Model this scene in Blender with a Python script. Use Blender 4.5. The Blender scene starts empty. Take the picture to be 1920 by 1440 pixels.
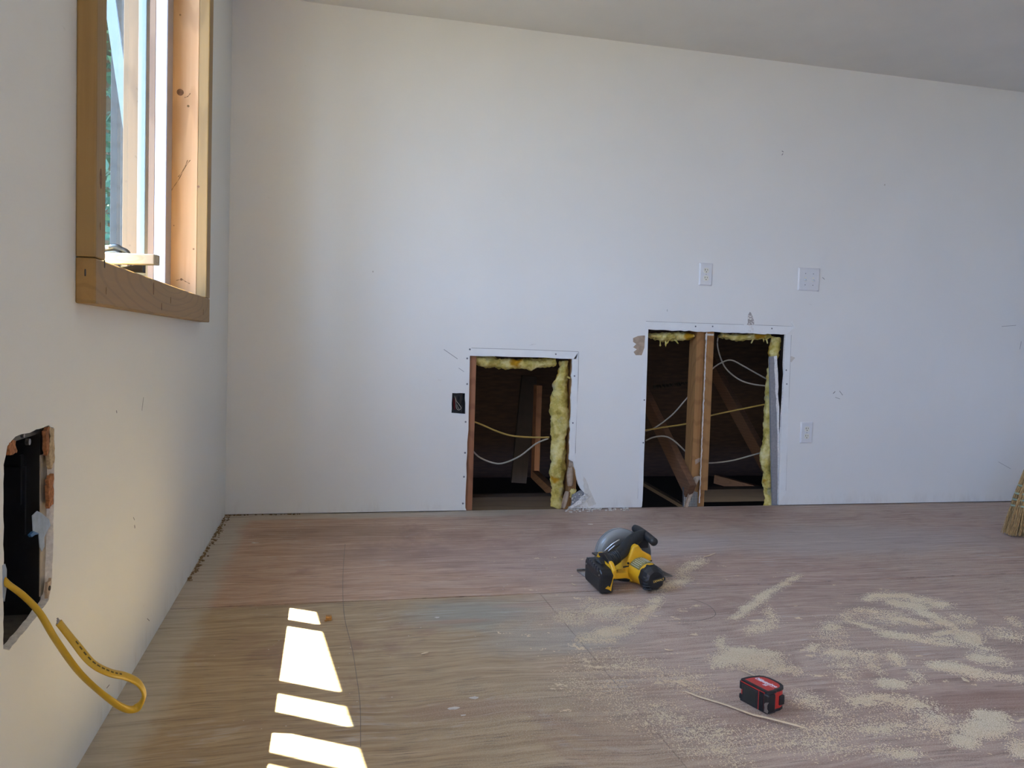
import bpy, bmesh, math, random
import numpy as np
from mathutils import Vector, Matrix, noise

# ------------------------------------------------------------------ camera
CF, YAW, PITCH, ROLL, CH = 1481.3, .2309, -.0463, .0311, .7961
D, L, CEIL = 3.7261, .4332, 2.3078          # back wall, left wall, ceiling
def cam_axes():
    cy, sy = math.cos(YAW), math.sin(YAW); cp, sp = math.cos(PITCH), math.sin(PITCH)
    f = Vector((sy*cp, cy*cp, sp)); r = Vector((cy, -sy, 0)); u = r.cross(f)
    c, s = math.cos(ROLL), math.sin(ROLL)
    return c*r+s*u, -s*r+c*u, f
CR, CU, CFW = cam_axes()
sc = bpy.context.scene
col = sc.collection
cd = bpy.data.cameras.new('camera'); cam = bpy.data.objects.new('camera', cd); col.objects.link(cam)
cd.sensor_width = 36; cd.lens = CF/1920*36; cd.clip_start = .02; cd.clip_end = 200
cam.matrix_world = Matrix(((CR.x, CU.x, -CFW.x, 0), (CR.y, CU.y, -CFW.y, 0), (CR.z, CU.z, -CFW.z, CH), (0, 0, 0, 1)))
sc.camera = cam

# ------------------------------------------------------------------ world, sun, portals, exposure
sc.view_settings.view_transform = 'Standard'; sc.view_settings.look = 'None'
sc.view_settings.gamma = 1; sc.view_settings.use_curve_mapping = False
sc.view_settings.exposure = 1.6
w = bpy.data.worlds.new('sky'); sc.world = w; w.use_nodes = True
nt = w.node_tree; nt.nodes.clear()
wo = nt.nodes.new('ShaderNodeOutputWorld'); bg = nt.nodes.new('ShaderNodeBackground')
tc = nt.nodes.new('ShaderNodeTexCoord'); sx = nt.nodes.new('ShaderNodeSeparateXYZ'); rp = nt.nodes.new('ShaderNodeValToRGB')
nt.links.new(tc.outputs['Generated'], sx.inputs[0]); nt.links.new(sx.outputs[2], rp.inputs[0])
rp.color_ramp.elements[0].position = 0; rp.color_ramp.elements[0].color = (.47, .64, 1, 1)
rp.color_ramp.elements[1].position = .8; rp.color_ramp.elements[1].color = (.40, .56, 1, 1)
nt.links.new(rp.outputs[0], bg.inputs[0]); bg.inputs[1].default_value = 5.5
nt.links.new(bg.outputs[0], wo.inputs[0])
SUN = Vector((.332, -.206, -1)).normalized()
sl = bpy.data.lights.new('sun', 'SUN'); sl.energy = 31; sl.angle = .006; sl.color = (1, .91, .71)
so = bpy.data.objects.new('sun', sl); col.objects.link(so)
so.rotation_euler = SUN.to_track_quat('-Z', 'Y').to_euler(); so.location = (-6, 6, 12)
def portal(name, loc, n, sx_, sy_):
    l = bpy.data.lights.new(name, 'AREA'); l.shape = 'RECTANGLE'; l.size = sx_; l.size_y = sy_
    l.cycles.is_portal = True
    o = bpy.data.objects.new(name, l); col.objects.link(o); o.location = loc
    o.rotation_euler = Vector(n).to_track_quat('-Z', 'Z').to_euler()
W2 = (-2.4, -.15, .40, 2.05)                  # second window, behind the photographer: y0 y1 z0 z1
FY = -2.6
portal('portal_window', (-.62, 2.22, 1.56), (1, 0, 0), 1.25, 1.25)
portal('portal_window_b', (-.62, (W2[0]+W2[1])/2, (W2[2]+W2[3])/2), (1, 0, 0), 2.25, 1.65)

# ------------------------------------------------------------------ helpers
rnd = random.Random(7)
def ray(x, y): return CR*((x-960)/CF) - CU*((y-720)/CF) + CFW
CO = Vector((0, 0, CH))
def FL(x, y, z=0): q = ray(x, y); return CO+q*((z-CH)/q.z)      # point of the floor
def BW(x, y, Y=D): q = ray(x, y); return CO+q*(Y/q.y)           # point of the back wall (or a plane parallel to it)
def LW(x, y, X=-L): q = ray(x, y); return CO+q*(X/q.x)          # point of the left wall (or a plane parallel to it)

class NT:
    def __init__(s, name):
        s.m = bpy.data.materials.new(name); s.m.use_nodes = True; s.t = s.m.node_tree
        s.b = s.t.nodes['Principled BSDF']; s.out = s.t.nodes['Material Output']
        s._c = None
    def n(s, t, **k):
        x = s.t.nodes.new(t)
        for a, b in k.items(): setattr(x, a, b)
        return x
    def l(s, a, b): s.t.links.new(a, b)
    def co(s, scale=(1, 1, 1), rot=(0, 0, 0), loc=(0, 0, 0)):
        if s._c is None: s._c = s.n('ShaderNodeTexCoord')
        m = s.n('ShaderNodeMapping'); s.l(s._c.outputs['Object'], m.inputs[0])
        m.inputs['Scale'].default_value = scale; m.inputs['Rotation'].default_value = rot; m.inputs['Location'].default_value = loc
        return m.outputs[0]
    def noise(s, v, scale, detail=4, rough=.55, dist=0):
        x = s.n('ShaderNodeTexNoise'); s.l(v, x.inputs['Vector'])
        x.inputs['Scale'].default_value = scale; x.inputs['Detail'].default_value = detail
        x.inputs['Roughness'].default_value = rough; x.inputs['Distortion'].default_value = dist
        return x.outputs[0]
    def ramp(s, v, stops):
        x = s.n('ShaderNodeValToRGB'); s.l(v, x.inputs[0]); e = x.color_ramp.elements
        while len(e) < len(stops): e.new(.5)
        for i, (p, c) in enumerate(stops):
            e[i].position = p; e[i].color = c if len(c) == 4 else (*c, 1)
        return x.outputs[0]
    def mask(s, v, a, b):
        x = s.n('ShaderNodeMapRange'); x.interpolation_type = 'SMOOTHSTEP'; s.l(v, x.inputs[0])
        x.inputs[1].default_value = a; x.inputs[2].default_value = b
        return x.outputs[0]
    def mix(s, f, a, b, mode='MIX'):
        x = s.n('ShaderNodeMix', data_type='RGBA', blend_type=mode)
        if isinstance(f, (int, float)): x.inputs[0].default_value = f
        else: s.l(f, x.inputs[0])
        for i, c in ((6, a), (7, b)):
            if isinstance(c, tuple): x.inputs[i].default_value = (*c[:3], 1)
            else: s.l(c, x.inputs[i])
        return x.outputs[2]
    def math(s, op, a, b=0.):
        x = s.n('ShaderNodeMath', operation=op)
        for i, c in ((0, a), (1, b)):
            if isinstance(c, (int, float)): x.inputs[i].default_value = c
            else: s.l(c, x.inputs[i])
        return x.outputs[0]
    def bump(s, v, strength=.3, dist=.002):
        x = s.n('ShaderNodeBump'); s.l(v, x.inputs['Height'])
        x.inputs['Strength'].default_value = strength; x.inputs['Distance'].default_value = dist
        s.l(x.outputs[0], s.b.inputs['Normal'])
    def done(s, colr=None, rough=.6, metal=0, spec=None):
        if colr is not None:
            if isinstance(colr, tuple): s.b.inputs['Base Color'].default_value = (*colr[:3], 1)
            else: s.l(colr, s.b.inputs['Base Color'])
        if isinstance(rough, (int, float)): s.b.inputs['Roughness'].default_value = rough
        else: s.l(rough, s.b.inputs['Roughness'])
        s.b.inputs['Metallic'].default_value = metal
        if spec is not None: s.b.inputs['Specular IOR Level'].default_value = spec
        return s.m

def plain(name, c, rough=.5, metal=0, var=.12, scale=40, bump=0, spec=None):
    """a colour with a little wear and dust in it"""
    t = NT(name); v = t.co()
    n = t.noise(v, scale, 5, .6)
    lo = tuple(x*(1-var) for x in c); hi = tuple(min(1, x*(1+var)) for x in c)
    if bump: t.bump(n, bump, .002)
    return t.done(t.ramp(n, [(.3, lo), (.7, hi)]), rough, metal, spec)

def wood(name, c0, c1, axis='z', scale=1, knots=0, rough=.65, streak=50, knotc=(.16, .07, .03)):
    t = NT(name)
    st = {'x': (1.2, streak, streak), 'y': (streak, 1.2, streak), 'z': (streak, streak, 1.2)}[axis]
    v = t.co(tuple(a*scale for a in st)); n = t.noise(v, 1, 6, .6, .6)
    big = t.noise(t.co(), 3*scale, 3)
    c = t.ramp(n, [(.25, c0), (.5, tuple((a+b)/2 for a, b in zip(c0, c1))), (.72, c1)])
    c = t.mix(t.mask(big, .42, .7), c, tuple(x*.85 for x in c1))
    ws = {'x': (1.4, 9, 9), 'y': (9, 1.4, 9), 'z': (9, 9, 1.4)}[axis]
    wv = t.n('ShaderNodeTexWave', wave_type='RINGS'); t.l(t.co(tuple(a*scale for a in ws)), wv.inputs[0])
    wv.inputs['Scale'].default_value = 2.2; wv.inputs['Distortion'].default_value = 5; wv.inputs['Detail'].default_value = 2; wv.inputs['Detail Scale'].default_value = .6
    c = t.mix(t.math('MULTIPLY', t.mask(wv.outputs[1], .75, 1.0), .35), c, tuple(x*.62 for x in c0))
    if knots:
        vo = t.n('ShaderNodeTexVoronoi'); ks = {'x': (.45, 1, 1), 'y': (1, .45, 1), 'z': (1, 1, .45)}[axis]
        t.l(t.co(tuple(a*scale for a in ks)), vo.inputs['Vector']); vo.inputs['Scale'].default_value = knots
        k = t.math('SUBTRACT', 1., t.mask(vo.outputs['Distance'], .05, .12))
        c = t.mix(k, c, knotc)
    t.bump(n, .25, .001)
    return t.done(c, rough)

class MB:
    def __init__(s): s.v = []; s.f = []
    def add(s, vs, fs):
        o = len(s.v); s.v += [tuple(x) for x in vs]; s.f += [tuple(i+o for i in f) for f in fs]; return s
    def box(s, x0, x1, y0, y1, z0, z1):
        return s.add([(x0, y0, z0), (x1, y0, z0), (x1, y1, z0), (x0, y1, z0), (x0, y0, z1), (x1, y0, z1), (x1, y1, z1), (x0, y1, z1)],
                     [(0, 3, 2, 1), (4, 5, 6, 7), (0, 1, 5, 4), (1, 2, 6, 5), (2, 3, 7, 6), (3, 0, 4, 7)])
    def bar(s, a, b, w, h, up=(0, 0, 1)):
        """straight timber from a to b, w across and h along up"""
        a, b = Vector(a), Vector(b); t = (b-a).normalized(); sd = t.cross(Vector(up)).normalized(); u = sd.cross(t)
        vs = []
        for p in (a, b):
            for i, j in ((-1, -1), (1, -1), (1, 1), (-1, 1)): vs.append(p+sd*(i*w/2)+u*(j*h/2))
        return s.add(vs, [(3, 2, 1, 0), (4, 5, 6, 7), (0, 1, 5, 4), (1, 2, 6, 5), (2, 3, 7, 6), (3, 0, 4, 7)])
    def prism(s, poly, o, u, v, n, t0, t1):
        """closed outline in the (u,v) plane at o, extruded from t0 to t1 along n; concave outlines are filled properly"""
        o, u, v, n = Vector(o), Vector(u), Vector(v), Vector(n)
        from mathutils.geometry import tessellate_polygon
        k = len(poly); P = [o+u*a+v*b for a, b in poly]
        tri = tessellate_polygon([[Vector((a, b, 0)) for a, b in poly]])
        vs = [p+n*t0 for p in P]+[p+n*t1 for p in P]
        fs = [tuple(f) for f in tri]+[tuple(i+k for i in reversed(f)) for f in tri]
        fs += [(i, (i+1) % k, (i+1) % k+k, i+k) for i in range(k)]
        return s.add(vs, fs)
    def sweep(s, path, rx, ry=None, n=10, side=None, jit=0, seed=0, freq=8, cap=True):
        """tube along a path; rx across (along `side`), ry the other way, optional lumpy surface"""
        P = [Vector(p) for p in path]; k = len(P)
        rx = rx if hasattr(rx, '__len__') else [rx]*k
        ry = rx if ry is None else (ry if hasattr(ry, '__len__') else [ry]*k)
        vs = []; prev = None
        for i, p in enumerate(P):
            t = (P[min(i+1, k-1)]-P[max(i-1, 0)]).normalized()
            if side is not None: a = Vector(side[i] if hasattr(side[0], '__len__') else side)
            elif prev is not None: a = prev
            else: a = Vector((0, 0, 1)) if abs(t.z) < .9 else Vector((1, 0, 0))
            a = (a-t*a.dot(t)).normalized(); prev = a; b = t.cross(a)
            for j in range(n):
                th = 2*math.pi*j/n; q = p+a*(math.cos(th)*rx[i])+b*(math.sin(th)*ry[i])
                if jit:
                    d = noise.fractal(q*freq+Vector((seed, seed*2, 0)), 1, 2, 4)
                    q = q+(q-p)*(d*jit)
                vs.append(q)
        fs = [(i*n+j, i*n+(j+1) % n, (i+1)*n+(j+1) % n, (i+1)*n+j) for i in range(k-1) for j in range(n)]
        if cap: fs += [tuple(reversed(range(n))), tuple((k-1)*n+j for j in range(n))]
        return s.add(vs, fs)
    def cyl(s, a, b, r0, r1=None, n=24): return s.sweep([a, b], [r0, r0 if r1 is None else r1], n=n)
    def lathe(s, prof, o, ax, up, n=32, a0=0, a1=2*math.pi):
        """profile of (radius, along-axis) points turned about ax"""
        o, ax, up = Vector(o), Vector(ax).normalized(), Vector(up).normalized(); sd = ax.cross(up)
        full = abs(a1-a0-2*math.pi) < 1e-6; m = n if full else n+1; vs = []
        for r, h in prof:
            for j in range(m):
                th = a0+(a1-a0)*j/n; vs.append(o+ax*h+(up*math.cos(th)+sd*math.sin(th))*r)
        fs = []
        for i in range(len(prof)-1):
            for j in range(m if full else m-1):
                fs.append((i*m+j, i*m+(j+1) % m, (i+1)*m+(j+1) % m, (i+1)*m+j))
        return s.add(vs, fs)
    def grid(s, pts):
        r, c = len(pts), len(pts[0])
        return s.add([p for row in pts for p in row], [(i*c+j, i*c+j+1, (i+1)*c+j+1, (i+1)*c+j) for i in range(r-1) for j in range(c-1)])
    def build(s, name, mat, parent=None, loc=None, smooth=False, bevel=0, solid=0, seg=2, recalc=True):
        """links everything collected so far as ONE mesh object; loc is the object's origin (children: the parent's place)"""
        org = Vector(loc) if loc is not None else Vector((0, 0, 0))
        me = bpy.data.meshes.new(name)
        me.from_pydata([tuple(Vector(p)-org) for p in s.v], [], s.f)
        if recalc:
            bm = bmesh.new(); bm.from_mesh(me); bmesh.ops.recalc_face_normals(bm, faces=bm.faces); bm.to_mesh(me); bm.free()
        me.materials.append(mat)
        o = bpy.data.objects.new(name, me); col.objects.link(o)
        if parent is None: o.location = org
        else: o.parent = parent
        if smooth:
            for p in me.polygons: p.use_smooth = True
        if solid:
            md = o.modifiers.new('thickness', 'SOLIDIFY'); md.thickness = solid; md.offset = 0
        if bevel:
            md = o.modifiers.new('bevel', 'BEVEL'); md.width = bevel; md.segments = seg; md.limit_method = 'ANGLE'; md.angle_limit = math.radians(35)
        return o

def tag(o, label=None, cat=None, group=None, kind=None):
    if label: o['label'] = label
    if cat: o['category'] = cat
    if group: o['group'] = group
    if kind: o['kind'] = kind
    return o
def empty(name, loc, label=None, cat=None, group=None, kind=None, rotz=0):
    o = bpy.data.objects.new(name, None); o.empty_display_size = .05; col.objects.link(o)
    o.location = loc; o.rotation_euler = (0, 0, rotz)
    return tag(o, label, cat, group, kind)
def copy_tree(o, parent=None):
    c = o.copy(); col.objects.link(c); c.parent = parent
    for ch in list(o.children): copy_tree(ch, c)
    return c
def cat_rom(P, k=8):
    P = [Vector(p) for p in P]; out = []
    for i in range(len(P)-1):
        a, b, c, d = P[max(i-1, 0)], P[i], P[i+1], P[min(i+2, len(P)-1)]
        for j in range(k):
            t = j/k; out.append(.5*((2*b)+(c-a)*t+(2*a-5*b+4*c-d)*t*t+(3*b-a-3*c+d)*t**3))
    return out+[P[-1]]
def ragged(poly, step, amp, seed, closed=True):
    """break an outline into short steps with small random offsets"""
    r = random.Random(seed); out = []; k = len(poly)
    for i in range(k if closed else k-1):
        a, b = Vector(poly[i]), Vector(poly[(i+1) % k]); n = max(1, int((b-a).length/step))
        for j in range(n):
            q = a+(b-a)*(j/n)
            if j: q = q+Vector((r.uniform(-amp, amp), r.uniform(-amp, amp)))
            out.append(tuple(q))
    return out
def text(name, body, size, mat, parent, loc, xdir, ydir, shear=0, depth=.0004):
    cu = bpy.data.curves.new(name, 'FONT'); cu.body = body; cu.size = size; cu.shear = shear; cu.extrude = depth
    cu.align_x = 'CENTER'; cu.align_y = 'CENTER'
    cu.materials.append(mat); tmp = bpy.data.objects.new(name, cu); col.objects.link(tmp)
    dg = bpy.context.evaluated_depsgraph_get(); me = bpy.data.meshes.new_from_object(tmp.evaluated_get(dg))
    bpy.data.objects.remove(tmp)
    x, y = Vector(xdir).normalized(), Vector(ydir).normalized(); z = x.cross(y)
    M = Matrix(((x.x, y.x, z.x, loc[0]), (x.y, y.y, z.y, loc[1]), (x.z, y.z, z.z, loc[2]), (0, 0, 0, 1)))
    me.transform(M); o = bpy.data.objects.new(name, me); col.objects.link(o); o.parent = parent
    return o

# ------------------------------------------------------------------ materials
def wall_paint(name, c, seed=0):
    t = NT(name); v = t.co(loc=(seed, seed, 0)); n = t.noise(v, 1.6, 5, .6); fine = t.noise(v, 260, 3, .6)
    colr = t.mix(t.mask(n, .3, .75), tuple(x*.97 for x in c), c)
    vo = t.n('ShaderNodeTexVoronoi'); t.l(t.co((1, 1, .7), loc=(seed, 0, 0)), vo.inputs['Vector']); vo.inputs['Scale'].default_value = 9
    sp = t.math('SUBTRACT', 1., t.mask(vo.outputs['Distance'], .018, .04))
    colr = t.mix(t.math('MULTIPLY', sp, t.mask(t.noise(v, 2.3, 2), .56, .64)), colr, (.30, .25, .2))
    sc_ = t.noise(t.co((7, 7, 30), (0, .6, 0), (seed, 2, 0)), 1, 5, .7)
    colr = t.mix(t.math('MULTIPLY', t.mask(sc_, .70, .78), .35), colr, (.42, .38, .34))
    z_ = t.n('ShaderNodeSeparateXYZ'); t.l(t.co(), z_.inputs[0])
    low = t.math('MULTIPLY', t.math('SUBTRACT', 1., t.mask(z_.outputs[2], .005, .09)), t.mask(t.noise(t.co((9, 9, 3), loc=(seed, 0, 0)), 1, 5, .7), .46, .66))
    colr = t.mix(t.math('MULTIPLY', low, .22), colr, (.46, .41, .35))
    h = t.math('ADD', fine, t.math('MULTIPLY', t.noise(v, 30, 3), 1.5)); t.bump(h, .18, .0015)
    return t.done(colr, .55, 0, .35)
M_wall = wall_paint('wall_paint', (.80, .795, .78))
M_wall_l = wall_paint('wall_paint_left', (.81, .82, .795), 5)
M_ceil = plain('ceiling_paint', (.74, .73, .715), .8, 0, .03, 3)
M_bead = plain('fresh_white_paint', (.795, .80, .80), .45, 0, .03, 20, .1)
M_core = plain('gypsum_core', (.78, .75, .72), .9, 0, .18, 120, .6)
M_paper = plain('torn_brown_paper', (.40, .30, .22), .85, 0, .18, 60, .3)
M_graypaper = plain('grey_drywall_paper', (.27, .26, .27), .85, 0, .14, 80, .2)
M_pine = wood('pine_jamb', (.62, .34, .15), (.70, .44, .23), 'z', 1, 4.2, .55, 40, (.42, .17, .09))
M_casing = wood('pine_casing', (.27, .150, .040), (.35, .205, .060), 'y', 1, 0, .5, 45, (.20, .10, .03))
M_casing_v = wood('pine_casing_upright', (.28, .165, .052), (.36, .225, .075), 'z', 1, 0, .5, 45, (.20, .10, .03))
M_sill = wood('pine_sill', (.62, .42, .20), (.74, .52, .27), 'y', 1, 0, .55)
M_stud = wood('stud_wood', (.26, .115, .035), (.39, .20, .07), 'z', 1, 3.4, .75, 60, (.20, .07, .03))
M_redstud = wood('red_stud_wood', (.22, .085, .04), (.36, .16, .08), 'z', 1, 0, .75, 60)
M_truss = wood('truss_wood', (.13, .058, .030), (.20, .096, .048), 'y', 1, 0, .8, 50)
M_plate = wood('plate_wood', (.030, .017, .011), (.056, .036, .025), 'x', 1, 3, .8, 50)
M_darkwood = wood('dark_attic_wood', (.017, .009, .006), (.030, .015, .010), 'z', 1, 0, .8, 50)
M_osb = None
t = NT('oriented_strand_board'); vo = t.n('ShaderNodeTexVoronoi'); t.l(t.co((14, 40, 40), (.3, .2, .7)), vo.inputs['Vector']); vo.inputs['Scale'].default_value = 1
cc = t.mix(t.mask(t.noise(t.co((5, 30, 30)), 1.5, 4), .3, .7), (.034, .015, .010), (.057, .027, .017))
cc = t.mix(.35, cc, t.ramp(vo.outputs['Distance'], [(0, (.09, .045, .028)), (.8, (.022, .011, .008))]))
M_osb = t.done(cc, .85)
M_black = plain('black_plastic', (.012, .012, .014), .38, 0, .4, 60)
M_ribs = plain('battery_rib_plastic', (.045, .048, .056), .4, 0, .3, 60)
M_rubber = plain('black_rubber', (.016, .017, .019), .55, 0, .35, 90, .15)
M_boxplastic = plain('box_plastic', (.012, .013, .016), .35, 0, .3, 50)
M_boxgrey = plain('box_rim_grey', (.10, .10, .10), .5, 0, .2, 60)
M_yellow = plain('tool_yellow', (.80, .42, .015), .42, 0, .08, 30)
M_yellow_d = plain('tool_yellow_dusty', (.78, .50, .10), .5, 0, .12, 60)
M_steel = plain('steel', (.42, .42, .43), .32, 1, .12, 80)
M_dsteel = plain('dark_steel', (.16, .16, .17), .4, 1, .2, 60)
M_gplate = plain('galvanised_steel', (.22, .23, .25), .4, .8, .2, 50)
M_label = plain('spec_label', (.23, .20, .07), .35, 0, .2, 200)
M_labelw = plain('label_print', (.62, .60, .50), .5, 0, .05, 40)
M_smoke = NT('smoky_guard'); M_smoke = M_smoke.done((.27, .28, .28), .14)
M_red = plain('tape_red', (.50, .025, .02), .38, 0, .12, 60)
M_whiteprint = plain('white_print', (.80, .72, .76), .5, 0, .03, 40)
M_white = plain('white_plastic', (.71, .71, .73), .35, 0, .02, 30)
M_ivory = plain('ivory_plastic', (.76, .74, .66), .35, 0, .02, 30)
M_dark = plain('slot_dark', (.02, .018, .015), .6, 0, .2, 50)
M_vinyl = plain('white_vinyl', (.40, .39, .43), .35, 0, .02, 20)
M_sash = plain('sash_vinyl', (.20, .24, .25), .3, 0, .03, 20)
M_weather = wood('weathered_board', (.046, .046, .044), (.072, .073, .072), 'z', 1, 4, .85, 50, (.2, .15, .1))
M_paleboard = plain('pale_painted_board', (.12, .15, .145), .6, 0, .06, 12)
M_extwood = wood('exterior_trim_wood', (.16, .095, .05), (.23, .145, .08), 'z', 1, 0, .7)
M_scrap = wood('old_lath', (.42, .37, .29), (.60, .54, .42), 'x', 1, 0, .8, 30)
M_strip = plain('fresh_cut_wood', (.66, .52, .34), .7, 0, .1, 60)
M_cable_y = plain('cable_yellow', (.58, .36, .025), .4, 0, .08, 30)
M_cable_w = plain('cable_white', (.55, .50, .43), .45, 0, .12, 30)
M_attic_y = plain('shaded_cable_tan', (.34, .22, .05), .5, 0, .12, 30)  # yellow cable, darkened in colour for the attic shade
M_attic_w = plain('shaded_cable_grey', (.34, .30, .25), .5, 0, .12, 30)  # white cable, attic shade put into its colour
M_print = plain('cable_print', (.12, .08, .01), .6, 0, .05, 30)
M_redwire = plain('wire_red', (.20, .015, .02), .4, 0, .1, 30)
M_blackwire = plain('wire_black', (.012, .012, .012), .4, 0, .1, 30)
M_bluetape = plain('blue_paint_flap', (.30, .38, .50), .6, 0, .2, 50)
M_bluedeep = plain('blue_plastic', (.03, .13, .32), .4, 0, .1, 50)
M_knot = plain('wood_knot', (.20, .10, .05), .7, 0, .3, 120)
M_rust = plain('rust_stain', (.30, .12, .05), .9, 0, .5, 160, .4)
M_dirt = plain('corner_debris', (.24, .15, .07), .95, 0, .4, 150)
M_straw = wood('broom_straw', (.16, .085, .03), (.66, .43, .18), 'z', 1, 0, .7, 170)
M_twine = plain('broom_twine', (.28, .33, .24), .7, 0, .15, 60)
M_handle = wood('broom_handle_wood', (.50, .34, .18), (.62, .45, .26), 'z', 1, 0, .5)
M_leaf = plain('leaf_green', (.05, .14, .085), .6, 0, .4, 3)
M_bark = plain('bark', (.16, .12, .09), .9, 0, .3, 20)
M_pencil = plain('pencil_graphite', (.17, .145, .12), .7, 0, .1, 40)
M_crumb = plain('plaster_crumb', (.62, .58, .53), .9, 0, .1, 100)

t = NT('insulation_batt'); v = t.co(); n1 = t.noise(v, 18, 5, .65); n2 = t.noise(v, 7, 3)
cc = t.ramp(n1, [(.25, (.22, .165, .03)), (.44, (.55, .43, .11)), (.60, (.74, .63, .26)), (.78, (.84, .76, .45))])
cc = t.mix(t.mask(n2, .60, .70), cc, (.50, .26, .02))
cc = t.mix(t.mask(t.noise(t.co(loc=(4, 1, 2)), 9, 3), .58, .75), cc, (.40, .38, .26))
t.bump(t.noise(v, 140, 5, .7), .9, .004); M_insul = t.done(cc, .95, 0, .05)

t = NT('sawdust'); v = t.co(); n = t.noise(v, 420, 3, .7)
M_saw = t.done(t.mix(t.mask(t.noise(v, 5, 3), .4, .65), t.ramp(n, [(.3, (.53, .42, .28)), (.5, (.71, .59, .41)), (.7, (.83, .72, .54))]),
                     t.ramp(n, [(.3, (.54, .40, .25)), (.5, (.71, .56, .38)), (.7, (.82, .69, .51))])), .95, 0, .1)
t.bump(n, .8, .002)

def glass(name, tint, refl=.6):
    m = bpy.data.materials.new(name); m.use_nodes = True; T = m.node_tree; T.nodes.clear()
    o = T.nodes.new('ShaderNodeOutputMaterial'); mx = T.nodes.new('ShaderNodeMixShader'); tr = T.nodes.new('ShaderNodeBsdfTransparent')
    gl = T.nodes.new('ShaderNodeBsdfGlossy'); lw = T.nodes.new('ShaderNodeFresnel'); mu = T.nodes.new('ShaderNodeMath'); mu.operation = 'MULTIPLY'
    mu.inputs[1].default_value = refl; lw.inputs[0].default_value = 1.45
    tr.inputs[0].default_value = (*tint, 1); gl.inputs['Roughness'].default_value = .01
    T.links.new(lw.outputs[0], mu.inputs[0]); T.links.new(mu.outputs[0], mx.inputs[0])
    T.links.new(tr.outputs[0], mx.inputs[1]); T.links.new(gl.outputs[0], mx.inputs[2]); T.links.new(mx.outputs[0], o.inputs[0])
    return m
M_glass = glass('window_glass', (.91, .97, .90))
M_clear = glass('clear_glass', (.95, .96, .97))

# plywood floor: rotary-cut grain along x, worn paint and stain, pale unpainted border, fine dust
t = NT('worn_plywood')
warp = t.noise(t.co((1, 1, 1)), 1.7, 3)
comb = t.n('ShaderNodeVectorMath', operation='ADD'); t.l(t.co((1, 1, 1)), comb.inputs[0])
cxyz = t.n('ShaderNodeCombineXYZ'); t.l(t.math('MULTIPLY', warp, .12), cxyz.inputs[1]); t.l(cxyz.outputs[0], comb.inputs[1])
def stretched(sx_, sy_):
    m = t.n('ShaderNodeMapping'); t.l(comb.outputs[0], m.inputs[0]); m.inputs['Scale'].default_value = (sx_, sy_, 1); return m.outputs[0]
g1 = t.noise(stretched(3.5, 62), 1, 5, .62, .5)
g2 = t.noise(stretched(10, 210), 1, 4, .6)
g3 = t.noise(stretched(1.2, 11), 1, 4, .6, 1.0)
P = t.co()
n1 = t.noise(P, 1.5, 5, .6); n2 = t.noise(t.co(loc=(9, 4, 0)), 2.6, 5, .65, .6); n3 = t.noise(t.co(loc=(3, 8, 0)), 4.2, 5, .7, .8)
sep = t.n('ShaderNodeSeparateXYZ'); t.l(P, sep.inputs[0]); X, Y = sep.outputs[0], sep.outputs[1]
def blob(px, py, hx, hy, soft=.5):
    """0..1 patch on the floor around a point, half sizes in metres, with a ragged edge"""
    c = FL(px, py); m = t.n('ShaderNodeMapping', vector_type='TEXTURE'); t.l(P, m.inputs[0])
    m.inputs['Location'].default_value = (c.x, c.y, 0); m.inputs['Scale'].default_value = (hx, hy, 1)
    ln = t.n('ShaderNodeVectorMath', operation='LENGTH'); t.l(m.outputs[0], ln.inputs[0])
    d = t.math('ADD', ln.outputs['Value'], t.math('MULTIPLY', t.math('SUBTRACT', n3, .5), 1.3))
    return t.math('SUBTRACT', 1., t.mask(d, 1-soft, 1+soft))
front = t.math('SUBTRACT', 1., t.mask(t.math('ADD', Y, t.math('MULTIPLY', n2, .1)), 2.47, 2.5))
right = t.mask(t.math('ADD', X, t.math('MULTIPLY', n1, .5)), .55, 1.25)
base_b = t.ramp(g1, [(.26, (0.343, 0.198, 0.122)), (.46, (0.475, 0.306, 0.207)), (.58, (0.541, 0.366, 0.260)), (.76, (0.660, 0.474, 0.350))])      # back sheet: reddish brown
base_f = t.ramp(g1, [(.26, (0.297, 0.200, 0.112)), (.46, (0.407, 0.295, 0.176)), (.58, (0.462, 0.345, 0.211)), (.76, (0.561, 0.430, 0.280))])      # front sheet: olive beige
base_r = t.ramp(g1, [(.26, (0.313, 0.203, 0.164)), (.46, (0.418, 0.291, 0.240)), (.58, (0.487, 0.359, 0.301)), (.76, (0.592, 0.452, 0.376))])     # right: purple grey
c = t.mix(front, base_b, base_f); c = t.mix(t.math('MULTIPLY', right, .9), c, base_r)
c = t.mix(t.math('MULTIPLY', t.mask(n2, .54, .68), .5), c, (.29, .17, .135))            # red stain left in the grain
c = t.mix(t.math('MULTIPLY', t.mask(n3, .56, .72), t.math('MULTIPLY', t.mask(g1, .45, .6), .7)), c, (.52, .47, .44))   # whitish worn paint
c = t.mix(t.math('MULTIPLY', t.math('SUBTRACT', 1., t.mask(g2, .34, .47)), .6), c, (.13, .09, .075))                  # fine dark grain
c = t.mix(t.math('MULTIPLY', t.math('SUBTRACT', 1., t.mask(g3, .36, .44)), .14), c, (.17, .11, .09))
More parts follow.
